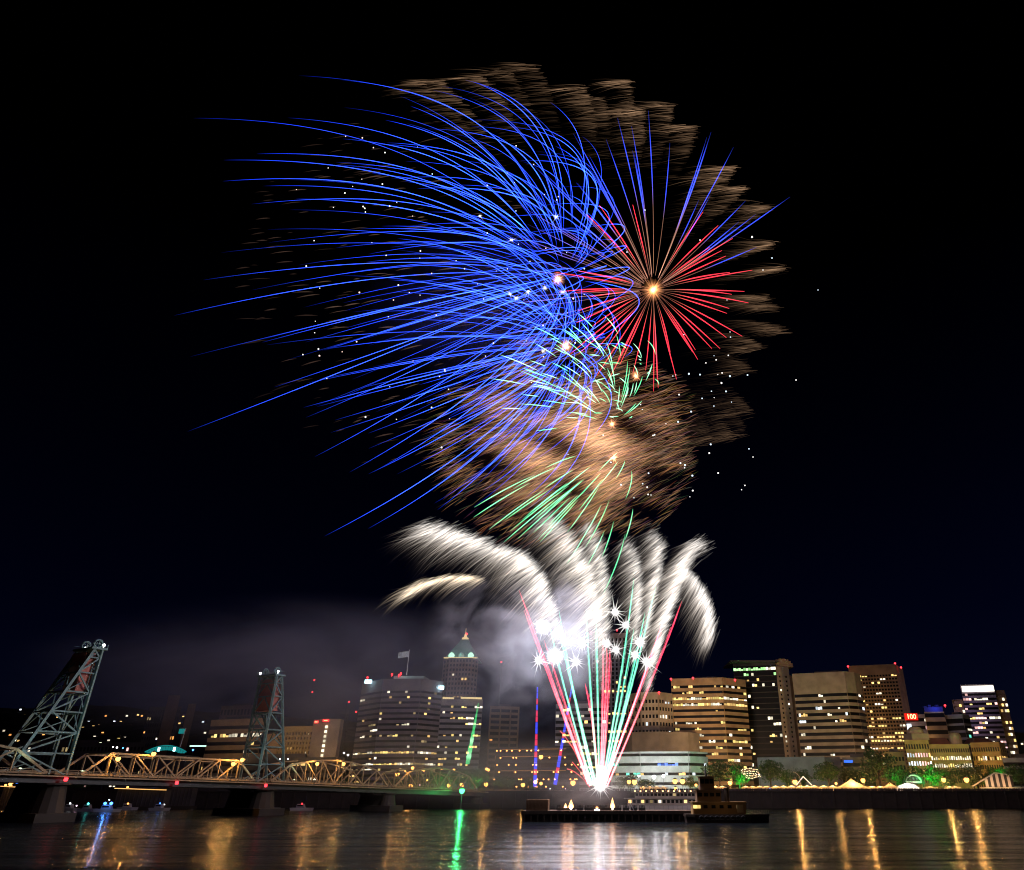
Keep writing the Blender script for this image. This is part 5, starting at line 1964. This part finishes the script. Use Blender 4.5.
def green_shell(px, py, n, label, seed, sel, Rpx, wind, fall, t0r, dtr, white):
    R = np.random.default_rng(seed)
    ro = shell(px, py, label, group="green firework bursts")
    c = np.array(P(px, py, YF - 4))
    k = 0
    for d in sphere_dirs(n * 4, R):
        if not sel(d) or k >= n: continue
        k += 1
        t0 = R.uniform(*t0r)
        p = ballistic(c, d * Rpx * M_PER_PX * R.uniform(.7, 1.1), t0 + R.uniform(*dtr), wind * M_PER_PX, fall * M_PER_PX, n=16, t0=t0)
        s = np.linspace(0, 1, 16)
        br = np.sin(np.pi * np.clip(s, .02, .98)) ** .6
        w = white * R.uniform(0, 1)
        col = (GREEN * (1 - w) + np.array([.75, 1.0, .85]) * w)[None] * (br * 1.05)[:, None]
        strands("trail", p[None], (.06 + .125 * br)[None], col[None], ro)
    core_glow(ro, 3.8, (1.0, .36, .16), 50, seed, .45)


green_shell(612, 424, 88, "upper green firework burst of short pale strokes below the red one", 3, lambda d: d[2] > .05 and d[0] < .75, 165, 110, 20, (.12, .85), (.14, .36), .55)
green_shell(614, 458, 34, "lower green firework burst raining long strokes down to the left", 6, lambda d: d[2] < -.05 and d[0] < .55, 120, 105, 120, (.3, .7), (.25, .5), .25)
green_shell(636, 376, 12, "sparse green firework burst of small hooks right of the blue ones", 9, lambda d: abs(d[1]) < .9, 70, 60, 40, (.4, .8), (.12, .3), .5)

# --- drifting embers
def streak_cloud(name, label, heads, ang, lens, cols, rad, k=5, curve=0.12, depth=18.0, seed=0, edge=False):
    R = np.random.default_rng(seed)
    n = len(heads)
    s = np.linspace(0, 1, k)
    px = heads[:, 0:1] - np.cos(ang)[:, None] * lens[:, None] * s
    py = heads[:, 1:2] + np.sin(ang)[:, None] * lens[:, None] * s + curve * lens[:, None] * s ** 2
    Y = YF + 6 + R.normal(size=(n, 1)) * depth + 0 * s[None]
    paths = PV(px, py, Y)
    fade = (np.sin(np.pi * (s * .86 + .07)) ** .8 * (1 - .55 * s))
    if edge: fade = np.minimum(1, (s + .25) / .3) * (1 - s) ** 1.3
    c_ = cols[:, None, :] * fade[None, :, None]
    r_ = rad * (0.25 + .75 * np.sin(np.pi * (s * .9 + .05)))[None] * R.uniform(.6, 1.3, (n, 1))
    o = strands(name, paths, r_, c_, None)
    tag(o, label, "embers", kind="stuff")
    return o


R = np.random.default_rng(77)
# dense golden glitter below the blue shells
n = 34000
cx = np.concatenate([R.normal(598, 40, n // 2), R.normal(560, 66, n - n // 2)])
cyv = np.concatenate([R.normal(448, 36, n // 2), R.normal(430, 50, n - n // 2)])
keep = (cx < 700) & (cyv > 325) & (cyv < 548) & (cx > 425) & ((cx - 575) ** 2 / 135 ** 2 + (cyv - 440) ** 2 / 108 ** 2 < 1)
h = np.stack([cx, cyv], 1)[keep]
wave = np.sin(h[:, 0] * .075 + 1.3 * np.sin(h[:, 1] * .05)) + .8 * np.sin(h[:, 1] * .16 - h[:, 0] * .05)
h = h[R.uniform(size=len(h)) < .42 + .26 * wave]
ang = np.radians(np.interp(h[:, 1], [330, 440, 540], [4, 14, 30])) + R.normal(size=len(h)) * .16
cols = np.array([.43, .175, .048])[None] * R.uniform(.05, .62, (len(h), 1)) ** 1.6 * .66 + R.uniform(0, .025, (len(h), 3))
streak_cloud("golden_embers", "dense cloud of golden ember streaks blown left under the blue burst", h, ang, R.uniform(7, 27, len(h)), cols, .12, seed=1)

# scalloped curtain of fading embers at the right and along the top: each old trail is an arc whose embers drift left
heads = []
for q_, a in enumerate(np.linspace(np.radians(-66), np.radians(122), 30)):
    a += R.normal() * .035
    r1 = np.interp(math.degrees(a), [-66, -20, 20, 60, 122], [160, 200, 214, 246, 268]) * R.uniform(.9, 1.06)
    strength = R.choice([.55, .8, 1.0, 1.2])
    for i in range(130):
        t = R.uniform() ** .6
        r = r1 * (.60 + .40 * t)
        bx = 588 + math.cos(a) * r - 16 * t ** 3
        by = 322 - math.sin(a) * r + 9 * t ** 2
        heads.append((bx + R.normal() * 1.5, by + R.normal() * 1.5, t, a, strength))
    for i in range(30):                                   # bright cap where the trail burned out
        heads.append((588 + math.cos(a) * r1 - 14 + R.uniform(-26, 4), 331 - math.sin(a) * r1 + R.normal() * 1.6 + R.uniform(0, 3), 1.15, a, strength))
h = np.array(heads)
vis = np.interp(np.degrees(h[:, 3]), [-66, -10, 25, 60, 122], [.16, .26, .62, .9, .85])
cols = np.array([.46, .27, .15])[None] * (np.clip(h[:, 2], .12, 1.2) ** 1.3 * vis * h[:, 4] * R.uniform(.06, .9, len(h)) ** 2.0)[:, None] * .68
streak_cloud("fading_embers", "faint scalloped curtain of old embers drifting around the right side", h[:, :2], np.radians(-2) + R.normal(size=len(h)) * .09 + np.clip((h[:, 1] - 330) / 300, 0, 1) * .4, R.uniform(6, 42, len(h)), cols, .095, seed=2, edge=True)

n = 230
th, rr = R.uniform(0, 2 * np.pi, n), R.uniform(0, 1, n) ** .5
h = np.stack([410 + 165 * rr * np.cos(th), 285 + 190 * rr * np.sin(th)], 1)
cols = np.array([.26, .15, .11])[None] * R.uniform(.04, .34, (n, 1)) * (1.05 - rr)[:, None] ** .5
streak_cloud("stray_embers", "thin scatter of dim ember dashes among the left blue trails", h, R.normal(size=n) * .06 + np.clip((h[:, 1] - 280) / 300, 0, 1) * .35, R.uniform(6, 24, n), cols, .2, seed=3)

# --- silver tailed plumes
def plume(path, label, n, Lr, ang_deg, width, gain=1.0, tint=(1.0, .96, .92), seed=0, t_pow=1.0, prof=None):
    R = np.random.default_rng(seed)
    path = np.array(path, float)
    seg = np.concatenate([[0], np.cumsum(np.linalg.norm(np.diff(path, axis=0), axis=1))])
    seg /= seg[-1]
    u = R.uniform(size=n) ** t_pow
    # gather the sparks into wavy locks
    u = np.clip(u + .004 * np.sin(u * 47 + seed), 0, 1)
    wv = width * .38 * (.8 + .9 * u ** 2)
    hx = np.interp(u, seg, path[:, 0]) + R.normal(size=n) * wv
    hy = np.interp(u, seg, path[:, 1]) + R.normal(size=n) * wv
    ang = np.radians(np.interp(u, [0, 1], ang_deg)) + R.normal(size=n) * .09 + .10 * np.sin(u * 23 + seed) + .08 * np.sin(u * 51 + 3 * seed)
    pr = np.interp(u, np.linspace(0, 1, len(prof)), prof) if prof is not None else np.ones(n)
    L = (Lr[0] + (Lr[1] * 1.25 - Lr[0]) * R.uniform(size=n) ** 1.4) * pr
    k = 7
    s = np.linspace(0, 1, k)
    curl = R.normal(.20, .10, n)
    px = hx[:, None] - np.cos(ang)[:, None] * L[:, None] * s
    py = hy[:, None] + np.sin(ang)[:, None] * L[:, None] * s + (curl * L)[:, None] * s ** 2
    Y = YF - 2 + R.normal(size=(n, 1)) * 2.5 + 0 * s[None]
    paths = PV(px, py, Y)
    fade = np.array([.5, 1.0, .8, .55, .33, .15, .02])
    tint = np.array(tint)
    warm = np.array([.60, .47, .36])
    mix = s[None, :, None] ** .7
    c_ = (tint * (1 - mix) + warm * mix) * fade[None, :, None] * (gain * .055 * (R.uniform(size=n) ** 3 * 3.2 + .12) * np.clip(pr, .3, 1))[:, None, None]
    r_ = np.array([.08, .19, .19, .16, .12, .08, .02])[None] * R.uniform(.6, 1.4, (n, 1))
    mid = P(path[len(path) // 2][0], path[len(path) // 2][1], YF)
    ro = empty("silver_plume", mid, label, "firework", "silver firework plumes")
    strands("spark_tail", paths, r_, c_, ro)
    return ro


plume([(562, 640), (556, 606), (545, 575), (525, 553), (498, 546), (470, 536), (440, 527), (424, 530)], "long silver plume arching far to the left", 3600, (16, 52), (42, 18), 7, 1.0, seed=1, prof=[.4, .7, 1, 1, .8, .9, .9, .7])
plume([(486, 579), (465, 575), (445, 577), (425, 583), (410, 592)], "thin golden silver wisp below the long left plume", 900, (14, 34), (16, 26), 4, .8, (1.0, .82, .58), seed=2)
plume([(604, 690), (606, 650), (603, 610), (590, 565), (568, 532), (547, 515)], "tall silver plume leaning left with its tip beside the green strokes", 3600, (14, 50), (35, 30), 8, .95, seed=3, prof=[.1, .4, 1, 1, .95, .6])
plume([(608, 640), (610, 600), (606, 565), (597, 535), (588, 520)], "straight silver plume in the middle of the fan", 2000, (10, 36), (38, 34), 7, .85, seed=4, prof=[.4, .8, 1, .9, .6])
plume([(634, 660), (640, 620), (642, 585), (638, 555), (628, 540)], "short silver plume right of the middle one", 1900, (10, 32), (42, 28), 5, .85, seed=5, prof=[.3, .6, .9, 1, .7])
plume([(644, 650), (655, 600), (662, 560), (662, 540), (655, 532)], "narrow silver plume with rounded tip right of the short one", 1900, (9, 34), (44, 28), 5, .85, seed=6, prof=[.3, .6, .9, 1, .8])
plume([(648, 690), (662, 640), (678, 590), (690, 556), (700, 541), (708, 545)], "tall silver plume leaning right beside the red comet trails", 3000, (10, 42), (48, 26), 6, .95, seed=7, prof=[.3, .55, .8, 1, 1, .7])
plume([(686, 566), (694, 574), (704, 588), (711, 604), (713, 625), (707, 642)], "rightmost silver plume drooping down at the edge", 1700, (12, 38), (50, 66), 5, .8, seed=8, prof=[.7, .9, 1, 1, .8, .5])

# --- comet trails of the fan
def comet(pts, label, colr, w0=.20, w1=.30, group=None, seed=0, striped=None, Yd=0.0, gain=1.0):
    R = np.random.default_rng(seed)
    pts = np.array(pts, float)
    m = 60
    seg = np.linspace(0, 1, len(pts))
    s = np.linspace(0, 1, m)
    px, py = np.interp(s, seg, pts[:, 0]), np.interp(s, seg, pts[:, 1])
    if len(pts) == 3:                                     # smooth
        b0, b1, b2 = pts
        px = (1 - s) ** 2 * b0[0] + 2 * s * (1 - s) * b1[0] + s ** 2 * b2[0]
        py = (1 - s) ** 2 * b0[1] + 2 * s * (1 - s) * b1[1] + s ** 2 * b2[1]
    p = PV(px, py, YF + Yd * (1 - s))
    ro = empty("comet_trail", p[-1], label, "firework", group)
    px = px + np.cumsum(R.normal(size=m)) * .05 * (1 - s)
    p = PV(px, py, YF + Yd * (1 - s))
    base = {'red': np.array([1.0, .045, .10]), 'green': np.array([.09, .62, .36])}[colr]
    w = np.clip(s * 1.5 - .55, 0, .8) * .8 + .10 * np.sin(s * 40 + seed) * .5 + R.uniform(-.06, .06, m)
    w = np.clip(w, 0, .8)[:, None]
    col = (base * (1 - w) + np.array([1, .9, .88]) * w) * gain * .72
    tip = np.minimum(1, s / .10)
    rad = (w0 + (w1 - w0) * s) * (.35 + .65 * tip) * R.uniform(.85, 1.15, m)
    o = strands("outer_glow", p[None], (rad * 1.15)[None], (base * .55 * gain * tip[:, None])[None], ro, 6)
    sh = R.choice([-1, 1]) * R.uniform(1.3, 2.6)
    q0 = int(R.integers(6, 20))
    fl = np.clip(R.uniform(.1, 1.0, m - q0) * 1.2, 0, 1)[:, None]
    strands("side_spark", PV(px + sh * (1 - s * .75), py, YF + 1)[None, q0:], (rad[q0:] * .5)[None], ((base * .7 + .12) * fl * gain * .7)[None], ro, 3)
    strands("hot_core", p[None], (rad * .62)[None], (col * (.5 + .5 * tip)[:, None])[None], ro, 4)
    return ro


BX, BYY = 599, 786
RED = [((519, 590), (556, 690), (590, 786), "leftmost long red comet trail of the fan"), ((524, 610), (556, 695), (588, 784), "red comet trail directly inside the leftmost one"),
       ((544, 640), (566, 705), (591, 785), "short third red comet trail from the left"), ((585, 683), (594, 720), (598, 784), "short red comet trail starting in mid fan"),
       ((603, 640), (604, 700), (600, 784), "left one of the vertical red comet trio"), ((607, 646), (606, 700), (601, 784), "middle one of the vertical red comet trio"), ((610, 648), (608, 700), (602, 784), "right one of the vertical red comet trio"),
       ((677, 579), (650, 665), (604, 785), "tallest red comet trail on the right"), ((671, 600), (644, 675), (605, 785), "red comet trail just left of the tallest right one"), ((662, 625), (640, 690), (604, 785), "faint red comet trail inside the right pair"),
       ((682, 601), (652, 685), (607, 786), "outermost red comet trail on the right")]
for i, (a, m1, z, lab) in enumerate(RED):
    comet([a, m1, z], lab, 'red', .20, .30, "red comet trails", i, gain=1.0 if i not in (2, 9) else .7)
GRN = [((559, 610), (574, 700), (594, 785), "leftmost bright green comet trail"), ((549, 622), (566, 700), (592, 785), "thin green comet trail at far left of the green ones"), ((556, 618), (577, 705), (596, 785), "wide pale green comet trail second from left"),
       ((586, 609), (591, 700), (598, 785), "green comet trail left of the vertical red trio"), ((596, 620), (598, 700), (599, 785), "green comet trail touching the vertical red trio"),
       ((634, 578), (622, 680), (602, 785), "tallest green comet trail right of centre"), ((634, 628), (622, 700), (603, 785), "pale green comet trail below the tallest one"), ((656, 586), (634, 680), (605, 785), "rightmost green comet trail"),
       ((645, 612), (630, 690), (604, 785), "green comet trail between tallest and rightmost")]
for i, (a, m1, z, lab) in enumerate(GRN):
    comet([a, m1, z], lab, 'green', .20, .30, "green comet trails", 40 + i)
# small red sprays at the fan's left foot
ro = empty("spark_spray", P(590, 784, YF), "small curved red sparks flung left of the fan's foot", "firework")
R = np.random.default_rng(5)
for (a, m1, z) in [((560, 731), (574, 745), (589, 784)), ((567, 741), (579, 752), (590, 784)), ((573, 744), (580, 756), (591, 786)), ((567, 769), (578, 771), (590, 788)), ((572, 762), (580, 770), (590, 787)), ((577, 756), (584, 768), (592, 787))]:
    s = np.linspace(0, 1, 20)
    px = (1 - s) ** 2 * a[0] + 2 * s * (1 - s) * m1[0] + s ** 2 * z[0]
    py = (1 - s) ** 2 * a[1] + 2 * s * (1 - s) * m1[1] + s ** 2 * z[1]
    strands("trail", PV(px, py, YF)[None], np.full((1, 20), .17), (np.array([1, .12, .12]) * (.15 + .45 * (1 - s))[:, None])[None], ro)


def pulsing(a, z, label):
    n = 17
    ro = empty("pulsing_comet", P(z[0], z[1], YF + 12), label, "firework", "blue and red pulsing comets")
    for k in range(n):
        t0, t1 = k / n, (k + .94) / n
        s = np.linspace(t0, t1, 6)
        px, py = a[0] + (z[0] - a[0]) * s, a[1] + (z[1] - a[1]) * s
        red = (k % 3 == 2) or (k in (4, 9) and a[0] < 550)
        c_ = np.array([.75, .03, .10]) if red else np.array([.05, .07, .95])
        w = .22 + .35 * t0
        strands("light_pulse", PV(px, py, YF + 12)[None], np.full((1, 6), w), np.broadcast_to(c_ * .55, (1, 6, 3)), ro, 6)
    return ro


pulsing((537.5, 687), (535, 787), "upright blue and red pulsing comet left of the fan")
pulsing((572, 686), (555, 785), "slanting blue and red pulsing comet crossing the fan's left foot")
# green beam light on the pale block's corner, imitated by a glowing streak
ro = empty("green_light_streak", P(468, 763, 400), "thick green light trail rising before the pale stone block", "firework")
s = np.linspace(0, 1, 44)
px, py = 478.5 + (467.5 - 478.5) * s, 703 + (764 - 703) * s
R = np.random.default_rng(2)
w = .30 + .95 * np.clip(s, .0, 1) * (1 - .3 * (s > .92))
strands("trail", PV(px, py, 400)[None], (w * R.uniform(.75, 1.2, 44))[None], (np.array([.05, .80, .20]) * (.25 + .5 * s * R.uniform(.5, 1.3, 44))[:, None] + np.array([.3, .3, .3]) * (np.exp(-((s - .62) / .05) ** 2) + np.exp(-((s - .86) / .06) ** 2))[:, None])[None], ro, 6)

# --- white strobes
def star(px, py, rad, label, Y=YF, name="strobe_star", group="white strobe stars in the fan", core=.9, gain=1.0, seed=0, n=16, light=0, lrad=2.0):
    R = np.random.default_rng(seed)
    n = max(8, int(n * R.uniform(.6, 1.2)))
    c = np.array(P(px, py, Y))
    ro = empty(name, c, label, "firework", group)
    a = np.linspace(0, 2 * np.pi, n, endpoint=False) + R.uniform(0, 1)
    el = R.uniform(-.7, .7, n)
    d = np.stack([np.cos(a) * np.cos(el), np.sin(el), np.sin(a) * np.cos(el)], 1)
    L = rad * M_PER_PX * R.uniform(.35, 1.2, n)
    L *= 1.25
    t = np.linspace(.0, 1, 4)
    strands("glare_ray", c + d[:, None, :] * (L[:, None] * t)[:, :, None], np.array([.34, .20, .10, .01])[None] * rad / 9, np.array([1, .97, .95])[None, None] * np.array([.55, .4, .2, .05])[None, :, None] * gain, ro)  # rays imitate the lens starburst around a bright point
    glow_shells("core", c, core * (.85 if core > 2 else .8), ro, gain=.45)  # soft halo of the star, added as glowing shells
    if light:
        lamp_light("star_light", (0, 0, 0), (.84, .88, 1.0), light, lrad, ro)
    return ro


STARS = [(543, 627, 10, 2.2, "big blurred white star at the top left of the strobe group", 1.8e5), (555, 656, 11, 2.6, "biggest white star in the bright smoke", 2.6e5), (538.5, 660.5, 10, 1.1, "leftmost sharp white star by the red trail", 4e4),
         (565, 642, 9, 1.0, "white star between the leftmost green trails", 4e4), (582, 642, 10, 1.1, "white star in open sky left of the centre trails", 5e4), (576, 662, 10, 1.0, "white star below and between two green trails", 4e4),
         (607, 643.5, 9, 1.2, "white star on top of the vertical red trio", 5e4), (615, 612, 11, 1.1, "topmost white star of the strobe group", 5e4), (626, 625, 11, 1.1, "white star just below the topmost one", 5e4), (616, 650, 10, 1.0, "white star right of the vertical red trio", 4e4),
         (640, 642, 11, 1.5, "large white star between the green trails at right", 7e4), (635, 655, 9, 1.2, "white star below the large right-hand star", 4e4), (646, 661.5, 11, 1.2, "white star on the right red comet trail", 5e4)]
for i, (px, py, rad, core, lab, li) in enumerate(STARS):
    star(px, py, rad, lab, YF - 3, core=core, seed=i, light=li * .085, lrad=4.5 if core > 2 else 2.0)
star(600, 785, 10, "big white burst at the foot of the fan", YF, core=1.7, seed=50, n=30, light=1.2e3, group=None)

# --- small twinkling stars
R = np.random.default_rng(31)
tw = []
for i in range(88):
    th, rr = R.uniform(0, 2 * np.pi), R.uniform() ** .6
    tw.append((430 + 160 * rr * np.cos(th), 280 + 170 * rr * np.sin(th), .45))
for i in range(52):
    tw.append((np.clip(R.normal(685, 42), 560, 800), R.uniform(330, 500), .48))
for p_ in [(818, 290), (763, 270), (752, 237), (772, 258), (700, 240), (727, 300), (645, 210), (627, 252), (796, 380), (753, 457), (651, 495)]:
    tw.append((p_[0], p_[1], .5))
dots = {}
for nm, c_ in (("white", (1, .95, .9)), ("pale_blue", (.7, .85, 1)), ("pink", (1, .7, .6))):
    m_ = MB()
    m_.lathe([(.03, -.8), (.6, -.55), (.8, 0), (.6, .55), (.03, .8)], 8)
    dots[nm] = m_.mesh("twinkle_star", emit("twinkle_" + nm, c_, 1.6, 'NONE'))
for px, py, r in tw:
    left = px < 560
    o = link_mesh("twinkle_star", dots[R.choice(["white", "white", "pink"]) if left else R.choice(["white", "pale_blue"])], None, P(px, py, YF + R.uniform(-12, 12)))
    s_ = r * R.uniform(.4, .95)
    o.scale = (s_, s_, s_)
    if left: tag(o, "tiny white firework spark dotted among the blue trails", "spark", "tiny sparks among the blue trails")
    elif px < 800 and (px, py) not in ((763, 270), (752, 237)): tag(o, "tiny bluish white spark drifting right of the green bursts", "spark", "tiny sparks at the right of the bursts")
    else: tag(o, "lone tiny spark far out at the right of the bursts", "spark", "lone sparks beyond the bursts")
for i, (px, py) in enumerate([(480, 216), (511.5, 240), (556, 217), (510, 294), (516, 298), (528, 291.5), (543, 351), (545, 288), (563, 292)]):
    star(px, py, 6, ["white twinkling star high on the left among blue trails", "white star a little right of the highest left one", "white star near the top centre of blue trails", "left of three clustered white stars in the blue burst",
                     "lowest of three clustered white stars in the blue burst", "right of three clustered white stars in the blue burst", "white star below the blue burst near the golden embers", "white star left of the pink blue-burst core",
                     "white star just under the pink blue-burst core"][i], YF - 8, "twinkling_star", "larger white stars in the blue burst", .55, .7, 70 + i, 10)

# --- flames on the barge
def flame(px, py0, py1, wpx, label, seed):
    Yb = YB + 4
    a, b_ = P(px, py0, Yb), P(px, py1, Yb)
    H = b_.z - a.z
    R = random.Random(seed)
    ro = empty("barge_flame", a, label, "flame", "flames on the barge deck")
    w = wpx * .29 / 2
    m_ = MB()
    m_.lathe([(w * .5, 0), (w, H * .18), (w * .95, H * .38), (w * .6, H * .62), (w * .28, H * .82), (.02, H)], 12, a, 1, .8)
    m_.build("flame_tongue", emit("flame_body", (1, .45, .16), 3.6, 'NONE'), ro, True)
    m_ = MB()
    m_.lathe([(w * .3, .05), (w * .62, H * .2), (w * .5, H * .36), (.02, H * .58)], 10, (a.x, a.y - w * .85, a.z), 1, .5)
    m_.build("hot_core", emit("flame_core", (1, .9, .75), 6, 'NONE'), ro, True)
    lamp_light("flame_light", (0, -1, H * .6), (1, .45, .25), 260, .8, ro)


flame(571, 810, 799.5, 5.5, "taller of the two flames at the barge's left", 1)
flame(565.5, 810, 803, 4, "small flame touching the tall left one", 2)
flame(597, 811, 806.5, 9, "low wide flame in the middle of the barge deck", 3)
flame(612.5, 812, 797.5, 5, "rightmost narrow flame on the barge", 4)

# light cast by the great bursts on river, smoke and city
gl = empty("burst_glow", P(600, 560, YF), "soft light cast by the silver plumes", "firework light")
bpy.data.objects.remove(gl)
lamp_light("plume_light", P(600, 565, YF - 6), (.98, .90, .98), 3.8e5, 14.0)
lamp_light("blue_burst_light", P(520, 300, YF - 10), (.35, .40, 1.0), 9e4, 25.0)
lamp_light("golden_ember_light", P(595, 440, YF - 8), (1.0, .52, .22), 0.9e5, 22.0)

# --- smoke
def smoke_mat(name, col, dens, scale, lo, hi, stretch=(1, 1, 1), fall=1.6, aniso=0.25, seed=0.0):
    m = bpy.data.materials.new(name)
    m.use_nodes = True
    nt = m.node_tree
    nt.nodes.remove(nt.nodes["Principled BSDF"])
    pv = nt.nodes.new("ShaderNodeVolumePrincipled")
    pv.inputs["Color"].default_value = tuple(col) + (1,)
    pv.inputs["Anisotropy"].default_value = aniso
    tc = nt.nodes.new("ShaderNodeTexCoord")
    mp = nt.nodes.new("ShaderNodeMapping")
    mp.inputs["Scale"].default_value = stretch
    mp.inputs["Location"].default_value = (seed, seed * .7, seed * 1.3)
    nz = nt.nodes.new("ShaderNodeTexNoise")
    nz.inputs["Scale"].default_value = scale
    nz.inputs["Detail"].default_value = 5
    nz.inputs["Roughness"].default_value = .6
    nz.inputs["Distortion"].default_value = .6
    mr = nt.nodes.new("ShaderNodeMapRange")
    mr.inputs["From Min"].default_value = lo
    mr.inputs["From Max"].default_value = hi
    ln = nt.nodes.new("ShaderNodeVectorMath")
    ln.operation = 'LENGTH'
    fo = nt.nodes.new("ShaderNodeMapRange")
    fo.inputs["From Min"].default_value = 1.0
    fo.inputs["From Max"].default_value = 0.15
    fo.interpolation_type = 'SMOOTHSTEP'
    m1 = nt.nodes.new("ShaderNodeMath")
    m1.operation = 'MULTIPLY'
    m2 = nt.nodes.new("ShaderNodeMath")
    m2.operation = 'MULTIPLY'
    m2.inputs[1].default_value = dens
    L = nt.links.new
    L(tc.outputs["Object"], mp.inputs[0])
    L(mp.outputs[0], nz.inputs["Vector"])
    L(nz.outputs["Fac"], mr.inputs["Value"])
    L(tc.outputs["Object"], ln.inputs[0])
    L(ln.outputs["Value"], fo.inputs["Value"])
    L(mr.outputs[0], m1.inputs[0])
    L(fo.outputs[0], m1.inputs[1])
    L(m1.outputs[0], m2.inputs[0])
    L(m2.outputs[0], pv.inputs["Density"])
    L(pv.outputs[0], nt.nodes["Material Output"].inputs["Volume"])
    return m


def smoke(center, size, label, **kw):
    m_ = MB()
    prof = [(math.cos(a), math.sin(a)) for a in np.linspace(-math.pi / 2 + .05, math.pi / 2 - .05, 9)]
    m_.lathe(prof, 16)
    o = link_mesh("smoke", m_.mesh("smoke", smoke_mat("smoke_volume", **kw)), None, center)
    o.scale = size
    tag(o, label, "smoke", kind="stuff")
    return o


smoke(P(517, 650, YF + 6), (36, 15, 30), "bright billowing white smoke lit by the strobe stars", col=(.52, .53, .60), dens=.17, scale=2.2, lo=.48, hi=.68, seed=1.0)
smoke(P(300, 682, 310), (130, 66, 36), "broad thin grey smoke drifting left over the bridge", col=(.58, .62, .84), dens=.022, scale=1.6, lo=.36, hi=.75, stretch=(1.6, 1, 1), seed=4.0)
smoke(P(490, 772, 285) + Vector((0, 0, 1)), (62, 32, 17), "low grey smoke hugging the water left of the barge", col=(.58, .58, .60), dens=.024, scale=1.5, lo=.30, hi=.70, seed=7.0)


smoke(P(592, 797, YB + 7) + Vector((0, 0, 1.5)), (20, 6, 7), "pinkish smoke glowing over the barge flames", col=(.8, .72, .7), dens=.10, scale=2.6, lo=.34, hi=.72, seed=11.0)
smoke(P(575, 440, YF + 10), (50, 20, 38), "faint brown smoke glowing among the golden embers", col=(.55, .32, .16), dens=.004, scale=2.0, lo=.32, hi=.75, stretch=(.7, 1, 1.6), seed=14.0)
smoke(P(475, 300, YF + 12), (60, 22, 50), "faint blue-lit smoke behind the blue burst", col=(.35, .40, .8), dens=.007, scale=1.8, lo=.38, hi=.75, stretch=(.7, 1, 1.5), seed=17.0)
# thin forward-scattering veil added over the waterfront park to give the lamps halos
m_ = MB()
m_.prism([(-125, 250), (165, 250), (275, 446), (-170, 446)], LAND + 1.4, 29.0)
sm = bpy.data.materials.new("lamp_halo_veil")
sm.use_nodes = True
nt = sm.node_tree
nt.nodes.remove(nt.nodes["Principled BSDF"])
pv = nt.nodes.new("ShaderNodeVolumePrincipled")
pv.inputs["Color"].default_value = (.9, .9, .9, 1)
pv.inputs["Density"].default_value = .0005
pv.inputs["Anisotropy"].default_value = .86
nt.links.new(pv.outputs[0], nt.nodes["Material Output"].inputs["Volume"])
tag(m_.build("smoke", sm), "thin veil added over the waterfront park to give its lamps halos", "smoke", kind="stuff")
